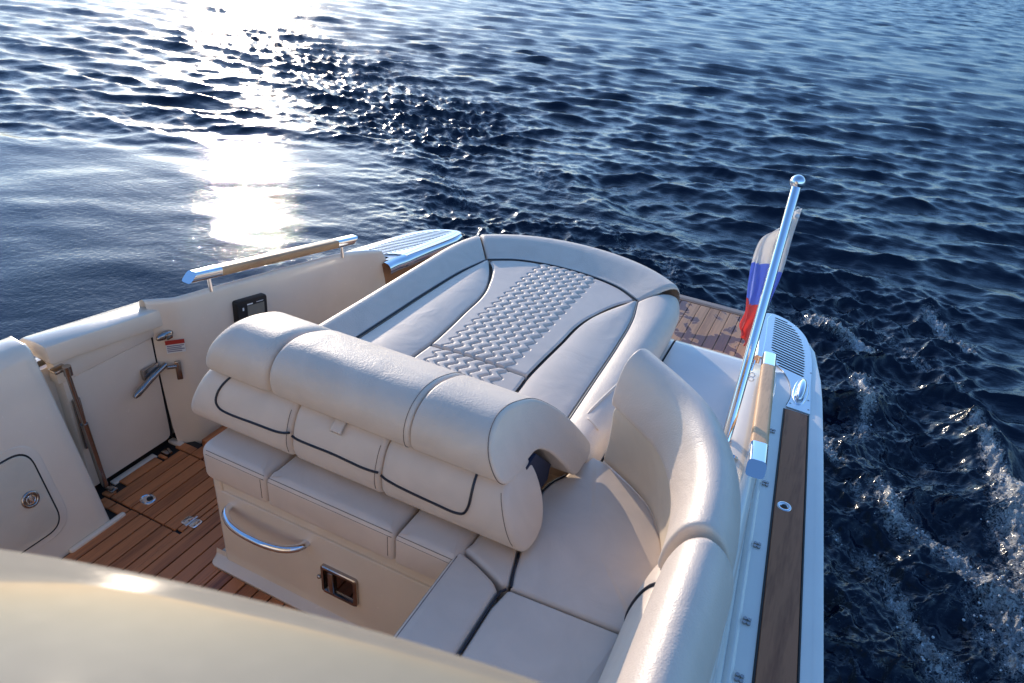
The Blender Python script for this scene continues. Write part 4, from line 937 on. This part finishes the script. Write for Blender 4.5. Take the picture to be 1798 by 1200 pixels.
bw = node(nt, 'ShaderNodeBump', Strength=1.0, Distance=.015); L.new(hs_.outputs[0], bw.inputs['Height']); L.new(bw.outputs['Normal'], b.inputs['Normal'])
bf_ = node(nt, 'ShaderNodeBump', Strength=.9, Distance=.02); L.new(s2.outputs[0], bf_.inputs['Height']); L.new(bf_.outputs['Normal'], fm.inputs['Normal'])
me.materials.append(wm); wo = bpy.data.objects.new('water', me); COL.objects.link(wo); wo['kind'] = 'structure'

# bubbles and droplets riding on the broken water
fx = np.where((foam > .33) & (V[:, 1] > 1.5) & (V[:, 1] < 8.5) & ~((V[:, 0] < .25) & (V[:, 0] > -2.4) & (V[:, 1] < 4.1)))[0]
pick = rng.choice(fx, 900, replace=False, p=(foam[fx] ** 3) / (foam[fx] ** 3).sum())
bm = bmesh.new(); bmesh.ops.create_icosphere(bm, subdivisions=1, radius=1); bm.verts.index_update(); iv = np.array([v.co for v in bm.verts]); iF = [[v.index for v in f.verts] for f in bm.faces]; bm.free()
m = MB()
for k in pick:
    r_ = .0022 + .0055 * rng.random() ** 3; p = V[k] + np.array((rng.normal(0, .012), rng.normal(0, .012), rng.random() ** 4 * .02)); m.add(iv * r_ + p, iF)
fo = m.build('foam_bubbles', plain('foam_bubble', (.55, .56, .56), .08, 0, .6)); tag(fo, 'white foam bubbles on the churned water beside the boat', 'foam', kind='stuff')

# ------------------------------------------------------------------ light, sky, camera
EL, AZ = R(10.8), R(-45.5)
s = Vector((math.sin(AZ) * math.cos(EL), math.cos(AZ) * math.cos(EL), math.sin(EL)))
sd = bpy.data.lights.new('sun', 'SUN'); sd.energy = 1.6; sd.angle = R(.55); sd.color = (1.0, .84, .66)
so_ = bpy.data.objects.new('sun', sd); COL.objects.link(so_); so_.rotation_euler = s.to_track_quat('Z', 'Y').to_euler(); so_.location = (-6, 8, 6)
w = bpy.data.worlds.new('World'); S.world = w; w.use_nodes = True; nt = w.node_tree
sky = nt.nodes.new('ShaderNodeTexSky'); sky.sky_type = 'NISHITA'; sky.sun_disc = False; sky.sun_elevation = EL; sky.sun_rotation = AZ
sky.air_density = 1.0; sky.dust_density = .5; sky.ozone_density = 4.0
tint = nt.nodes.new('ShaderNodeMixRGB'); tint.blend_type = 'MULTIPLY'; tint.inputs[0].default_value = 1; tint.inputs[2].default_value = (.90, .96, 1.06, 1)
bg = nt.nodes['Background']; bg.inputs['Strength'].default_value = .15; nt.links.new(sky.outputs[0], tint.inputs[1]); nt.links.new(tint.outputs[0], bg.inputs['Color'])
cd = bpy.data.cameras.new('camera'); cam = bpy.data.objects.new('camera', cd); COL.objects.link(cam); S.camera = cam
cd.sensor_width = 36; cd.lens = 1259.38 / 1798 * 36; cd.clip_start = .02; cd.clip_end = 20000
def camrot(yaw, pitch, roll):
    cy, sy, cp, sp_ = math.cos(yaw), math.sin(yaw), math.cos(pitch), math.sin(pitch)
    f = Vector((sy * cp, cy * cp, -sp_)); r = Vector((cy, -sy, 0)); d = f.cross(r); c, s_ = math.cos(roll), math.sin(roll)
    rr, dd = c * r + s_ * d, -s_ * r + c * d
    return Matrix((rr, -dd, -f)).transposed()
cam.matrix_world = Matrix.Translation((0, 0, 2.0)) @ camrot(R(-23.375), R(30.219), R(-5.1854)).to_4x4()
cd.dof.use_dof = True; cd.dof.focus_distance = 2.9; cd.dof.aperture_fstop = 7.1
S.view_settings.view_transform = 'Standard'; S.view_settings.look = 'None'; S.view_settings.exposure = 1.28; S.view_settings.gamma = 1
S.cycles.use_denoising = True; S.cycles.max_bounces = 8; S.cycles.sample_clamp_indirect = 6
